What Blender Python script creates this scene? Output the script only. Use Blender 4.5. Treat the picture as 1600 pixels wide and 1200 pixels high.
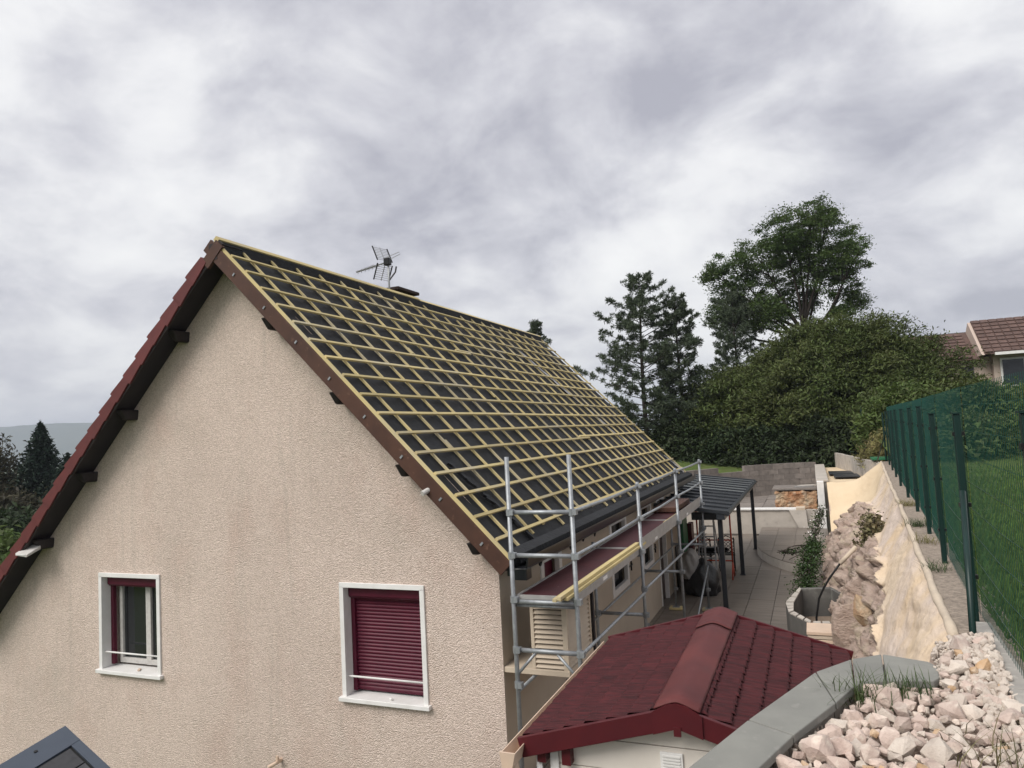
import bpy, bmesh, math, random
import numpy as np
from mathutils import Vector, Matrix
random.seed(7); rng = np.random.default_rng(7)
for o in list(bpy.data.objects): bpy.data.objects.remove(o)
scene = bpy.context.scene
COL = scene.collection

# ------------------------------------------------------------------ camera
CAM_H = 4.05
yaw, pit, rol = 0.39135, 0.06847, -0.05199
cy, sy = math.cos(yaw), math.sin(yaw)
fwd = Vector((-sy*math.cos(pit), cy*math.cos(pit), math.sin(pit)))
r0 = Vector((cy, sy, 0)); u0 = r0.cross(fwd)
rgt = math.cos(rol)*r0 + math.sin(rol)*u0
upv = -math.sin(rol)*r0 + math.cos(rol)*u0
cd = bpy.data.cameras.new('camera'); cam = bpy.data.objects.new('camera', cd); COL.objects.link(cam)
cam.matrix_world = Matrix(((rgt.x, upv.x, -fwd.x, 0), (rgt.y, upv.y, -fwd.y, 0), (rgt.z, upv.z, -fwd.z, CAM_H), (0, 0, 0, 1)))
cd.sensor_width = 36; cd.lens = 36*1120.76/1600; cd.clip_start = .05; cd.clip_end = 20000
scene.camera = cam

# ------------------------------------------------------------------ world: overcast sky
SUN_EL, SUN_AZ = math.radians(48), math.radians(208)      # azimuth clockwise from +Y
world = bpy.data.worlds.new('World'); scene.world = world; world.use_nodes = True
nt = world.node_tree; nt.nodes.clear(); N = nt.nodes.new; Lk = nt.links.new
out = N('ShaderNodeOutputWorld'); bg = N('ShaderNodeBackground'); Lk(bg.outputs[0], out.inputs[0])
SKY_OFF = (7.7, 3.1, 0)
sky = N('ShaderNodeTexSky'); sky.sky_type = 'NISHITA'; sky.sun_disc = False
sky.sun_elevation = SUN_EL; sky.sun_rotation = SUN_AZ; sky.air_density = 1.4; sky.dust_density = 3
tc = N('ShaderNodeTexCoord'); sep = N('ShaderNodeSeparateXYZ'); Lk(tc.outputs['Generated'], sep.inputs[0])
def wmath(op, a, b=None):
    n = N('ShaderNodeMath'); n.operation = op
    for i, v in enumerate((a, b)):
        if v is None: continue
        if isinstance(v, (int, float)): n.inputs[i].default_value = v
        else: Lk(v, n.inputs[i])
    return n.outputs[0]
zc = wmath('ADD', wmath('MAXIMUM', sep.outputs['Z'], 0.0), 0.45)
cmb = N('ShaderNodeCombineXYZ')
Lk(wmath('DIVIDE', sep.outputs['X'], zc), cmb.inputs[0]); Lk(wmath('DIVIDE', sep.outputs['Y'], zc), cmb.inputs[1])
def wnoise(scale, detail, rough, dist, off):
    mp = N('ShaderNodeMapping'); mp.inputs['Location'].default_value = off; Lk(cmb.outputs[0], mp.inputs[0])
    n = N('ShaderNodeTexNoise'); n.inputs['Scale'].default_value = scale; n.inputs['Detail'].default_value = detail
    n.inputs['Roughness'].default_value = rough; n.inputs['Distortion'].default_value = dist; Lk(mp.outputs[0], n.inputs['Vector'])
    return n.outputs['Fac']
n1 = wnoise(1.3, 7, .55, .2, SKY_OFF); n2 = wnoise(4.2, 8, .6, .3, (9.0, 1.4, 0))
dens = wmath('ADD', wmath('MULTIPLY', n1, .64), wmath('MULTIPLY', n2, .36))
ramp = N('ShaderNodeValToRGB'); Lk(dens, ramp.inputs[0]); el = ramp.color_ramp.elements
el[0].position = .40; el[0].color = (1.06, 1.055, 1.045, 1)
el[1].position = .62; el[1].color = (.47, .468, .53, 1)
e = el.new(.47); e.color = (.94, .937, .95, 1)
e = el.new(.54); e.color = (.70, .696, .745, 1)
skm = N('ShaderNodeMixRGB'); skm.inputs[0].default_value = .93
ssc = N('ShaderNodeMixRGB'); ssc.blend_type = 'MULTIPLY'; ssc.inputs[0].default_value = 1; ssc.inputs[2].default_value = (.1, .1, .1, 1)
Lk(sky.outputs[0], ssc.inputs[1]); Lk(ssc.outputs[0], skm.inputs[1]); Lk(ramp.outputs[0], skm.inputs[2])
Lk(skm.outputs[0], bg.inputs[0]); bg.inputs[1].default_value = .48
sl = bpy.data.lights.new('sun', 'SUN'); sl.energy = 1.5; sl.angle = math.radians(35); sl.color = (1, .955, .89)
so = bpy.data.objects.new('sun', sl); COL.objects.link(so)
sd = Vector((math.sin(SUN_AZ)*math.cos(SUN_EL), math.cos(SUN_AZ)*math.cos(SUN_EL), math.sin(SUN_EL)))
so.rotation_euler = sd.to_track_quat('Z', 'Y').to_euler(); so.location = sd*60
vs = scene.view_settings; vs.view_transform = 'Standard'; vs.look = 'None'; vs.exposure = 1.1; vs.gamma = 1; vs.use_curve_mapping = False
scene.render.engine = 'CYCLES'

# ------------------------------------------------------------------ materials
def M(name, c1, c2=None, scale=4, rough=.75, bump=0, bscale=60, metal=0, spec=.3, rnd=0, detail=5, stretch=(1, 1, 1),
      lo=.35, hi=.65, island=0, c3=None, s3=1, lo3=.55, hi3=.7, bdist=.02, vor=False, transl=0, brough=.6):
    m = bpy.data.materials.new(name); m.use_nodes = True; t = m.node_tree; b = t.nodes['Principled BSDF']
    nn, ll = t.nodes.new, t.links.new
    b.inputs['Roughness'].default_value = rough; b.inputs['Metallic'].default_value = metal; b.inputs['Specular IOR Level'].default_value = spec
    geo = nn('ShaderNodeNewGeometry'); mp = nn('ShaderNodeMapping'); mp.inputs['Scale'].default_value = stretch
    ll(geo.outputs['Position'], mp.inputs[0]); vec = mp.outputs[0]
    def noise(s, d=detail, r=.55, v=None):
        n = nn('ShaderNodeTexNoise'); n.inputs['Scale'].default_value = s; n.inputs['Detail'].default_value = d; n.inputs['Roughness'].default_value = r
        ll(v or vec, n.inputs['Vector']); return n.outputs['Fac']
    def mapr(f, lo, hi):
        r = nn('ShaderNodeMapRange'); r.inputs[1].default_value = lo; r.inputs[2].default_value = hi; ll(f, r.inputs[0]); return r.outputs[0]
    def mix(f, a, c, bt='MIX'):
        x = nn('ShaderNodeMixRGB'); x.blend_type = bt
        for i, v in ((0, f), (1, a), (2, c)):
            if isinstance(v, tuple): x.inputs[i].default_value = v if len(v) == 4 else (*v, 1)
            elif isinstance(v, (int, float)): x.inputs[i].default_value = v
            else: ll(v, x.inputs[i])
        return x.outputs[0]
    col = (*c1, 1)
    if c2: col = mix(mapr(noise(scale), lo, hi), c1, c2)
    if c3: col = mix(mapr(noise(s3, 4, .6), lo3, hi3), col, c3)
    if rnd:
        oi = nn('ShaderNodeObjectInfo'); mr = nn('ShaderNodeMapRange'); mr.inputs[3].default_value = 1-rnd; mr.inputs[4].default_value = 1+rnd
        ll(oi.outputs['Random'], mr.inputs[0]); hs = nn('ShaderNodeHueSaturation'); ll(mr.outputs[0], hs.inputs['Value'])
        if isinstance(col, tuple): hs.inputs['Color'].default_value = col
        else: ll(col, hs.inputs['Color'])
        col = hs.outputs[0]
    if island:
        mr = nn('ShaderNodeMapRange'); mr.inputs[3].default_value = 1-island; mr.inputs[4].default_value = 1+island
        ll(geo.outputs['Random Per Island'], mr.inputs[0]); hs = nn('ShaderNodeHueSaturation'); ll(mr.outputs[0], hs.inputs['Value'])
        mh = nn('ShaderNodeMapRange'); mh.inputs[3].default_value = .5-.035*island; mh.inputs[4].default_value = .5+.035*island
        ll(geo.outputs['Random Per Island'], mh.inputs[0]); ll(mh.outputs[0], hs.inputs['Hue'])
        if isinstance(col, tuple): hs.inputs['Color'].default_value = col
        else: ll(col, hs.inputs['Color'])
        col = hs.outputs[0]
    if isinstance(col, tuple): b.inputs['Base Color'].default_value = col
    else: ll(col, b.inputs['Base Color'])
    if bump:
        bn = nn('ShaderNodeBump'); bn.inputs['Strength'].default_value = bump; bn.inputs['Distance'].default_value = bdist
        if vor:
            v = nn('ShaderNodeTexVoronoi'); v.feature = 'SMOOTH_F1'; v.inputs['Scale'].default_value = bscale; ll(vec, v.inputs['Vector'])
            mx = nn('ShaderNodeMath'); mx.operation = 'ADD'; ll(v.outputs['Distance'], mx.inputs[0]); ll(noise(bscale*1.3, 4, .6), mx.inputs[1]); ll(mx.outputs[0], bn.inputs['Height'])
        else: ll(noise(bscale, 6, brough), bn.inputs['Height'])
        ll(bn.outputs[0], b.inputs['Normal'])
    if transl:
        tr = nn('ShaderNodeBsdfTranslucent'); ms = nn('ShaderNodeMixShader'); ms.inputs[0].default_value = transl
        if isinstance(col, tuple): tr.inputs[0].default_value = col
        else: ll(col, tr.inputs[0])
        o = t.nodes['Material Output']; ll(b.outputs[0], ms.inputs[1]); ll(tr.outputs[0], ms.inputs[2]); ll(ms.outputs[0], o.inputs[0])
    return m

mt = {}
def roughcast():
    m = bpy.data.materials.new('roughcast'); m.use_nodes = True; t = m.node_tree; b = t.nodes['Principled BSDF']; nn, ll = t.nodes.new, t.links.new
    b.inputs['Roughness'].default_value = .95; b.inputs['Specular IOR Level'].default_value = .15
    geo = nn('ShaderNodeNewGeometry')
    def noise(sc, st=(1, 1, 1), d=5, r=.55, off=(0, 0, 0)):
        mp = nn('ShaderNodeMapping'); mp.inputs['Scale'].default_value = st; mp.inputs['Location'].default_value = off; ll(geo.outputs['Position'], mp.inputs[0])
        n = nn('ShaderNodeTexNoise'); n.inputs['Scale'].default_value = sc; n.inputs['Detail'].default_value = d; n.inputs['Roughness'].default_value = r; ll(mp.outputs[0], n.inputs['Vector']); return n.outputs['Fac']
    def rng_(f, lo, hi, a=0, c=1):
        r = nn('ShaderNodeMapRange'); r.inputs[1].default_value = lo; r.inputs[2].default_value = hi; r.inputs[3].default_value = a; r.inputs[4].default_value = c; ll(f, r.inputs[0]); return r.outputs[0]
    def mix(f, a, c, bt='MIX'):
        x = nn('ShaderNodeMixRGB'); x.blend_type = bt
        for i, v in ((0, f), (1, a), (2, c)):
            if isinstance(v, tuple): x.inputs[i].default_value = (*v, 1)
            elif isinstance(v, float): x.inputs[i].default_value = v
            else: ll(v, x.inputs[i])
        return x.outputs[0]
    col = mix(rng_(noise(.75, d=7, r=.6), .38, .62), (.79, .66, .585), (.72, .60, .53))
    col = mix(rng_(noise(1.3, (1, 1, .55), 6, .6, (3, 0, 1)), .52, .72, 0, .7), col, (.68, .525, .455))      # pinkish patches
    col = mix(rng_(noise(5, (1, 1, .07), 6, .65), .56, .80, 0, .40), col, (.46, .405, .35))                 # rain streaks
    col = mix(rng_(noise(.5, (1, 1, 1), 5, .6, (7, 0, 5)), .55, .72, 0, .5), col, (.55, .49, .42))          # grey green bloom
    col = mix(rng_(noise(62, d=3), .40, .60, .0, .55), col, mix(1.0, col, (.60, .56, .52), 'MULTIPLY'))      # dusty speckle, with pit shade between grains put into the colour
    v = nn('ShaderNodeTexVoronoi'); v.feature = 'F1'; v.inputs['Scale'].default_value = 66; ll(geo.outputs['Position'], v.inputs['Vector'])
    ad = nn('ShaderNodeMath'); ad.operation = 'MULTIPLY_ADD'; ll(v.outputs['Distance'], ad.inputs[0]); ad.inputs[1].default_value = -.8; ll(noise(56, d=5, r=.65), ad.inputs[2])
    bn = nn('ShaderNodeBump'); bn.inputs['Strength'].default_value = 1.0; bn.inputs['Distance'].default_value = .015; ll(ad.outputs[0], bn.inputs['Height']); ll(bn.outputs[0], b.inputs['Normal'])
    ll(col, b.inputs['Base Color']); return m
mt['roughcast'] = roughcast()
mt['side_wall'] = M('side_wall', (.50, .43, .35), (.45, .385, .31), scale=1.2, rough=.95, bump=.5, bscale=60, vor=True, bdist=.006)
mt['white'] = M('white_paint', (.78, .77, .76), (.70, .69, .67), scale=6, rough=.5)
mt['plum'] = M('plum_paint', (.105, .012, .030), (.085, .010, .026), scale=8, rough=.45)
mt['glass'] = M('window_glass', (.018, .02, .022), rough=.06, spec=.6)
mt['curtain'] = M('curtain', (.20, .19, .18), (.09, .09, .09), scale=9, stretch=(6, 6, .3), rough=.9)
mt['barge'] = M('brown_barge', (.085, .040, .027), (.060, .029, .021), scale=3, rough=.55, c3=(.14, .075, .05), s3=14, lo3=.62, hi3=.75)
mt['darkwood'] = M('dark_wood', (.035, .028, .028), (.024, .02, .022), scale=5, rough=.7)
mt['soffit'] = M('soffit', (.022, .020, .026), (.03, .026, .03), scale=4, rough=.7)
mt['verge'] = M('verge_tile', (.135, .035, .034), (.11, .030, .030), scale=7, rough=.55, rnd=.1, bump=.15, bscale=90, bdist=.004)
mt['rooftile'] = M('roof_tile_red', (.15, .045, .04), (.11, .035, .03), scale=6, rough=.7)
mt['timber'] = M('treated_timber', (.56, .46, .23), (.46, .375, .19), scale=2.2, rough=.8, rnd=.22, c3=(.46, .41, .30), s3=1.1, lo3=.5, hi3=.7, bump=.2, bscale=120, bdist=.003)
mt['membrane'] = M('roof_membrane', (.013, .0135, .0155), (.020, .021, .024), scale=3, rough=.6, spec=.2, c3=(.05, .052, .058), s3=7, lo3=.68, hi3=.8, bump=.5, bscale=14, bdist=.02)
mt['film'] = M('silver_film', (.42, .42, .46), (.14, .14, .16), scale=9, rough=.3, spec=.6, bump=.6, bscale=30, bdist=.02)
mt['gutter'] = M('black_gutter', (.010, .011, .014), rough=.32, spec=.5)
mt['galv'] = M('galvanised_steel', (.36, .38, .40), (.26, .275, .29), scale=14, rough=.5, metal=.55, c3=(.46, .47, .48), s3=40, lo3=.6, hi3=.75)
mt['deck'] = M('phenolic_deck', (.060, .013, .016), (.042, .010, .013), scale=3, rough=.6, c3=(.16, .10, .095), s3=16, lo3=.66, hi3=.8)
mt['aluminium'] = M('aluminium', (.40, .39, .38), (.33, .32, .31), scale=9, rough=.55, metal=.4)
mt['beige'] = M('beige_louvre', (.56, .47, .37), (.50, .42, .33), scale=4, rough=.6)
mt['dark'] = M('dark_void', (.012, .012, .012), rough=.9)
mt['shed_tile'] = M('shed_tile', (.080, .016, .019), (.038, .010, .012), scale=3, stretch=(2.4, 16, 2.4), rough=.85, rnd=.10, c3=(.13, .07, .065), s3=9, lo3=.66, hi3=.85, bump=.7, bscale=40, bdist=.006)
mt['shed_ridge'] = M('shed_ridge', (.12, .030, .029), (.082, .021, .022), scale=2.5, rough=.65, c3=(.07, .035, .035), s3=3.3, lo3=.58, hi3=.8)
mt['shed_board'] = M('shed_fascia', (.085, .011, .015), (.07, .010, .014), scale=5, rough=.45)
mt['shed_wall'] = M('shed_wall', (.72, .67, .61), (.66, .61, .55), scale=2.5, rough=.6, c3=(.58, .52, .46), s3=1.7, lo3=.6, hi3=.8)
mt['gutter_beige'] = M('gutter_beige', (.66, .50, .38), (.58, .45, .35), scale=6, rough=.5)
mt['coping'] = M('grey_coping', (.235, .235, .215), (.20, .20, .185), scale=4, rough=.85, rnd=.06, c3=(.275, .27, .25), s3=9, lo3=.6, hi3=.75, bump=.15, bscale=120, bdist=.004)
mt['stone'] = M('pink_limestone', (.57, .465, .405), (.46, .36, .315), scale=9, rough=.95, rnd=.17, c3=(.66, .58, .50), s3=12, lo3=.52, hi3=.7, bump=.8, bscale=55, bdist=.012)
mt['stone_tan'] = M('tan_limestone', (.46, .30, .17), (.56, .43, .31), scale=10, rough=.95, rnd=.15, bump=.8, bscale=55, bdist=.012)
mt['stone_white'] = M('white_limestone', (.63, .56, .49), (.53, .455, .395), scale=10, rough=.95, rnd=.12, bump=.8, bscale=55, bdist=.012)
mt['bedding'] = M('crushed_bedding', (.45, .35, .29), (.30, .23, .19), scale=30, rough=.95, bump=1, bscale=50, bdist=.03)
mt['concrete'] = M('concrete', (.36, .34, .31), (.28, .265, .245), scale=4, rough=.9, c3=(.42, .40, .36), s3=13, lo3=.55, hi3=.7, bump=.3, bscale=90, bdist=.006)
mt['pale_concrete'] = M('pale_concrete', (.47, .43, .385), (.40, .365, .325), scale=3, rough=.9, rnd=.06, c3=(.34, .31, .28), s3=6, lo3=.6, hi3=.75, bump=.3, bscale=60, bdist=.008)
mt['block'] = M('concrete_block', (.235, .205, .185), (.175, .155, .14), scale=6, rough=.95, rnd=.12, bump=.4, bscale=80, bdist=.01)
mt['planter'] = M('planter_concrete', (.125, .12, .112), (.10, .097, .092), scale=6, rough=.9, c3=(.21, .205, .19), s3=3, bump=.2, bscale=90, bdist=.006)
mt['tile'] = M('terrace_tile', (.205, .175, .150), (.145, .122, .102), scale=3, stretch=(.5, 5, 1), rough=.42, spec=.4, rnd=.10, c3=(.12, .10, .088), s3=1.1, lo3=.55, hi3=.8)
mt['grout'] = M('grout', (.085, .075, .066), rough=.9)
mt['sprayed'] = M('sprayed_mortar', (.68, .52, .35), (.68, .56, .43), scale=.8, rough=.97, c3=(.66, .555, .48), s3=1.0, lo3=.45, hi3=.6, bump=.9, bscale=10, bdist=.05, stretch=(1, .6, .5), detail=8)
mt['sand'] = M('pale_sand', (.66, .535, .375), (.60, .475, .325), scale=1.0, rough=1, bump=.25, bscale=40, bdist=.01)
mt['rock'] = M('cut_rock', (.62, .49, .42), (.45, .335, .275), scale=4.5, rough=.97, c3=(.58, .48, .37), s3=3.1, lo3=.5, hi3=.66, bump=1, bscale=13, bdist=.09, stretch=(1, .8, 1.6), detail=9, brough=.7)
mt['gravel'] = M('gravel_strip', (.36, .30, .245), (.21, .175, .145), scale=26, rough=.97, bump=1, bscale=45, bdist=.02)
mt['curb'] = M('curb_mortar', (.58, .49, .385), (.50, .42, .335), scale=5, rough=.95, bump=.5, bscale=25, bdist=.02)
mt['orange_earth'] = M('orange_earth', (.42, .20, .10), (.44, .33, .22), scale=2.2, rough=1, bump=1, bscale=12, bdist=.06, c3=(.5, .43, .33), s3=2, lo3=.52, hi3=.66)
mt['soil'] = M('soil', (.24, .185, .14), (.17, .13, .10), scale=3, rough=1, bump=.8, bscale=14, bdist=.04)
mt['grass'] = M('grass_ground', (.10, .14, .032), (.07, .105, .024), scale=1.6, rough=1, bump=1, bscale=40, bdist=.05, c3=(.14, .13, .05), s3=.5, lo3=.58, hi3=.75)
mt['grass_blade'] = M('grass_blade', (.12, .18, .038), (.09, .14, .03), scale=1.3, rough=.7, island=.35, transl=.35)
mt['grass_dry'] = M('dry_grass', (.26, .22, .10), (.17, .17, .06), scale=2, rough=.8, island=.3, transl=.3)
mt['tuft'] = M('tuft_blade', (.05, .085, .03), (.07, .10, .035), scale=5, rough=.6, island=.3, transl=.25)
mt['fence'] = M('green_fence', (.003, .024, .020), (.004, .020, .017), scale=8, rough=.4, spec=.4)
mt['fence_wire'] = M('green_fence_wire', (.008, .060, .046), (.008, .048, .038), scale=8, rough=.4, spec=.4)
mt['anthracite'] = M('anthracite', (.020, .024, .03), (.027, .03, .036), scale=5, rough=.38, spec=.45)
mt['roofpanel'] = M('canopy_panel', (.22, .235, .235), (.17, .185, .19), scale=3, rough=.3, spec=.5)
mt['red_paint'] = M('red_steel', (.42, .055, .025), (.34, .05, .025), scale=9, rough=.45)
mt['tarp'] = M('black_tarp', (.014, .015, .016), (.03, .03, .03), scale=5, rough=.35, spec=.5, bump=.6, bscale=14, bdist=.03)
mt['sack'] = M('grey_sack', (.40, .39, .37), (.30, .29, .28), scale=5, rough=.8, bump=.5, bscale=16, bdist=.02)
mt['green_panel'] = M('green_panel', (.025, .14, .065), rough=.5)
mt['door'] = M('brown_door', (.05, .030, .025), (.04, .026, .022), scale=6, rough=.5)
mt['slate'] = M('slate_grey', (.055, .056, .062), (.04, .041, .046), scale=14, rough=.7, rnd=.2, bump=.3, bscale=120, bdist=.004)
mt['slate_trim'] = M('slate_trim', (.055, .068, .092), (.05, .062, .085), scale=4, rough=.4)
mt['bark'] = M('bark', (.055, .043, .035), (.034, .028, .024), scale=6, rough=.95, bump=.8, bscale=18, bdist=.03, stretch=(1, 1, .3))
mt['pine'] = M('pine_needles', (.062, .084, .050), (.076, .096, .058), scale=.8, rough=.65, island=.4, transl=.15)
mt['robinia'] = M('robinia_leaves', (.085, .125, .034), (.06, .10, .028), scale=.5, rough=.6, island=.4, transl=.35)
mt['sumac'] = M('sumac_leaves', (.078, .108, .030), (.098, .115, .036), scale=.45, rough=.6, island=.45, transl=.25)
mt['bush_light'] = M('bush_leaves_light', (.11, .15, .04), (.075, .11, .03), scale=.7, rough=.6, island=.4, transl=.3)
mt['bush_dark'] = M('bush_leaves_dark', (.022, .038, .014), (.034, .048, .018), scale=.7, rough=.65, island=.4, transl=.2)
mt['conifer'] = M('conifer_needles', (.016, .034, .022), (.024, .040, .026), scale=.8, rough=.7, island=.4, transl=.1)
mt['brown_leaf'] = M('brown_leaves', (.055, .045, .026), (.038, .038, .022), scale=.7, rough=.7, island=.4, transl=.2)
mt['ivy'] = M('ivy_leaves', (.030, .060, .016), (.045, .075, .022), scale=4, rough=.4, island=.5, transl=.2)
mt['petal'] = M('white_petal', (.62, .58, .56), rough=.7, island=.15)
mt['twig'] = M('dry_twig', (.17, .14, .08), (.10, .10, .045), scale=6, rough=.9, island=.3)
mt['far_wall'] = M('far_render', (.52, .42, .36), (.47, .385, .33), scale=1, rough=.95)
mt['far_tile'] = M('far_tile', (.135, .085, .072), (.095, .062, .055), scale=5, rough=.8, rnd=.15)
mt['forest'] = M('far_forest', (.035, .055, .022), (.055, .07, .03), scale=.02, rough=1)
mt['plastic'] = M('black_plastic', (.012, .012, .013), rough=.35)
mt['lamp'] = M('lamp_grey', (.56, .545, .52), (.48, .46, .44), scale=20, rough=.5)
mt['steel'] = M('antenna_steel', (.30, .31, .32), rough=.4, metal=.5)
mt['chimney'] = M('chimney_dark', (.045, .030, .026), (.035, .025, .022), scale=9, rough=.9)

# ------------------------------------------------------------------ mesh helpers
class MB:
    def __init__(s): s.v = []; s.f = []
    def quad(s, a, b, c, d): n = len(s.v); s.v += [tuple(a), tuple(b), tuple(c), tuple(d)]; s.f.append((n, n+1, n+2, n+3)); return s
    def hexa(s, p):   # 8 points: bottom 4 ccw, top 4 ccw
        n = len(s.v); s.v += [tuple(q) for q in p]
        for f in ((3, 2, 1, 0), (4, 5, 6, 7), (0, 1, 5, 4), (1, 2, 6, 5), (2, 3, 7, 6), (3, 0, 4, 7)): s.f.append(tuple(n+i for i in f))
        return s
    def box(s, a, b):
        x0, y0, z0 = a; x1, y1, z1 = b
        return s.hexa([(x0, y0, z0), (x1, y0, z0), (x1, y1, z0), (x0, y1, z0), (x0, y0, z1), (x1, y0, z1), (x1, y1, z1), (x0, y1, z1)])
    def bar(s, a, b, w, h, up=(0, 0, 1)):
        a, b = Vector(a), Vector(b); d = (b-a).normalized(); sd_ = d.cross(Vector(up))
        if sd_.length < 1e-4: sd_ = d.cross(Vector((1, 0, 0)))
        sd_.normalize(); u = sd_.cross(d); S = sd_*w/2; U = u*h/2
        return s.hexa([a-S-U, a+S-U, b+S-U, b-S-U, a-S+U, a+S+U, b+S+U, b-S+U])
    def tube(s, pts, r, n=8, cap=True):
        pts = [Vector(p) for p in pts]; R = r if isinstance(r, (list, tuple)) else [r]*len(pts)
        base = len(s.v); d0 = (pts[1]-pts[0]).normalized()
        ref = Vector((0, 0, 1)) if abs(d0.z) < .9 else Vector((1, 0, 0)); x = d0.cross(ref).normalized()
        for i, p in enumerate(pts):
            d = ((pts[min(i+1, len(pts)-1)]-pts[max(i-1, 0)])).normalized()
            x = (x-d*x.dot(d)).normalized(); yv = d.cross(x)
            for k in range(n):
                a = 2*math.pi*k/n; s.v.append(tuple(p+(x*math.cos(a)+yv*math.sin(a))*R[i]))
        for i in range(len(pts)-1):
            for k in range(n):
                k2 = (k+1) % n; s.f.append((base+i*n+k, base+i*n+k2, base+(i+1)*n+k2, base+(i+1)*n+k))
        if cap:
            s.f.append(tuple(base+n-1-k for k in range(n))); e_ = base+(len(pts)-1)*n; s.f.append(tuple(e_+k for k in range(n)))
        return s
    def prism(s, poly, z0, z1):
        n = len(poly); b = len(s.v)
        s.v += [(p[0], p[1], z0) for p in poly]+[(p[0], p[1], z1) for p in poly]
        s.f.append(tuple(b+n-1-i for i in range(n))); s.f.append(tuple(b+n+i for i in range(n)))
        for i in range(n): j = (i+1) % n; s.f.append((b+i, b+j, b+n+j, b+n+i))
        return s
    def mesh(s, name, mat, smooth=False):
        me = bpy.data.meshes.new(name); me.from_pydata(s.v, [], s.f); me.materials.append(mt[mat])
        if smooth: me.polygons.foreach_set('use_smooth', [True]*len(me.polygons))
        me.update(); return me
    def build(s, name, mat, parent=None, smooth=False, bevel=0):
        return link(name, s.mesh(name, mat, smooth), parent, bevel)
def link(name, me, parent=None, bevel=0, loc=None, rot=None, scale=None):
    o = bpy.data.objects.new(name, me); COL.objects.link(o)
    if parent:
        o.parent = parent; o.matrix_parent_inverse = Matrix.Translation(-parent.location)
    if loc is not None: o.location = loc
    if rot is not None: o.rotation_euler = rot
    if scale is not None: o.scale = scale
    if bevel:
        b = o.modifiers.new('bevel', 'BEVEL'); b.width = bevel; b.segments = 2; b.limit_method = 'ANGLE'
    return o
def tag(o, label, cat, group=None):
    o['label'] = label; o['category'] = cat
    if group: o['group'] = group
    return o
def thing(name, label, cat, loc=(0, 0, 0), group=None):
    o = bpy.data.objects.new(name, None); COL.objects.link(o); o.location = loc; o.empty_display_size = .2
    return tag(o, label, cat, group)
def struct(o, kind='structure'): o['kind'] = kind; return o
def raw_mesh(name, V, F, mat, smooth=False):
    V = np.asarray(V, np.float32); F = np.asarray(F, np.int32); k = F.shape[1]
    me = bpy.data.meshes.new(name); me.vertices.add(len(V)); me.vertices.foreach_set('co', V.ravel())
    me.loops.add(F.size); me.loops.foreach_set('vertex_index', F.ravel()); me.polygons.add(len(F))
    me.polygons.foreach_set('loop_start', np.arange(0, F.size, k, dtype=np.int32)); me.polygons.foreach_set('loop_total', np.full(len(F), k, np.int32))
    me.materials.append(mt[mat]); me.update(calc_edges=True); me.validate()
    if smooth: me.polygons.foreach_set('use_smooth', [True]*len(me.polygons))
    return me
def hnoise(x, y, s=1.0, seed=0):      # smooth value noise, numpy
    x = np.asarray(x, float)*s+seed*17.3; y = np.asarray(y, float)*s+seed*9.1
    xi, yi = np.floor(x), np.floor(y); fx, fy = x-xi, y-yi; fx = fx*fx*(3-2*fx); fy = fy*fy*(3-2*fy)
    def h(a, b): v = np.sin(a*127.1+b*311.7+seed*74.7)*43758.5453; return v-np.floor(v)
    return (h(xi, yi)*(1-fx)+h(xi+1, yi)*fx)*(1-fy)+(h(xi, yi+1)*(1-fx)+h(xi+1, yi+1)*fx)*fy
def fbm(x, y, s=1.0, o=4, seed=0):
    t = 0; a = .5
    for i in range(o): t = t+a*(hnoise(x, y, s*2**i, seed+i)-.5); a *= .5
    return t
def grid_faces(nu, nv):
    i = np.arange(nu-1)[:, None]; j = np.arange(nv-1)[None, :]; a = i*nv+j
    return np.stack([a, a+nv, a+nv+1, a+1], -1).reshape(-1, 4)


# ------------------------------------------------------------------ setting: ground, hill
def ground_z(x, y):
    x = np.asarray(x, float); y = np.asarray(y, float)
    back = np.clip((y-39)/14, 0, 1)*2.2+np.clip((y-60)/200, 0, 1)*3
    left = -np.clip((-x-16)/60, 0, 1)*5.5-np.clip((-x-90)/600, 0, 1)*18
    right = np.clip((x-3)/4, 0, 1)*2.2*np.clip((y-29)/4, 0, 1)
    fade = np.clip((-x+6)/12, 0, 1)
    return -.12+back*(1-np.clip((-x-14)/20, 0, 1))+left+right*(1-fade*.0)-np.clip((-y-5)/60, 0, 1)*2-np.clip((-x-3.2)/1.0, 0, 1)*np.clip((9-y)/1.5, 0, 1)*1.5
gx = np.concatenate([-np.geomspace(6000, 30, 26), np.linspace(-28, 28, 57), np.geomspace(30, 6000, 26)])
gy = np.concatenate([-np.geomspace(6000, 30, 20), np.linspace(-28, 62, 91), np.geomspace(65, 6000, 26)])
GX, GY = np.meshgrid(gx, gy, indexing='ij')
V = np.stack([GX, GY, ground_z(GX, GY)+fbm(GX, GY, .15, 3, 3)*.25*(np.clip((GY-40)/5, 0, 1))], -1).reshape(-1, 3)
struct(link('ground', raw_mesh('ground', V, grid_faces(len(gx), len(gy)), 'grass', True)))
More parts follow.
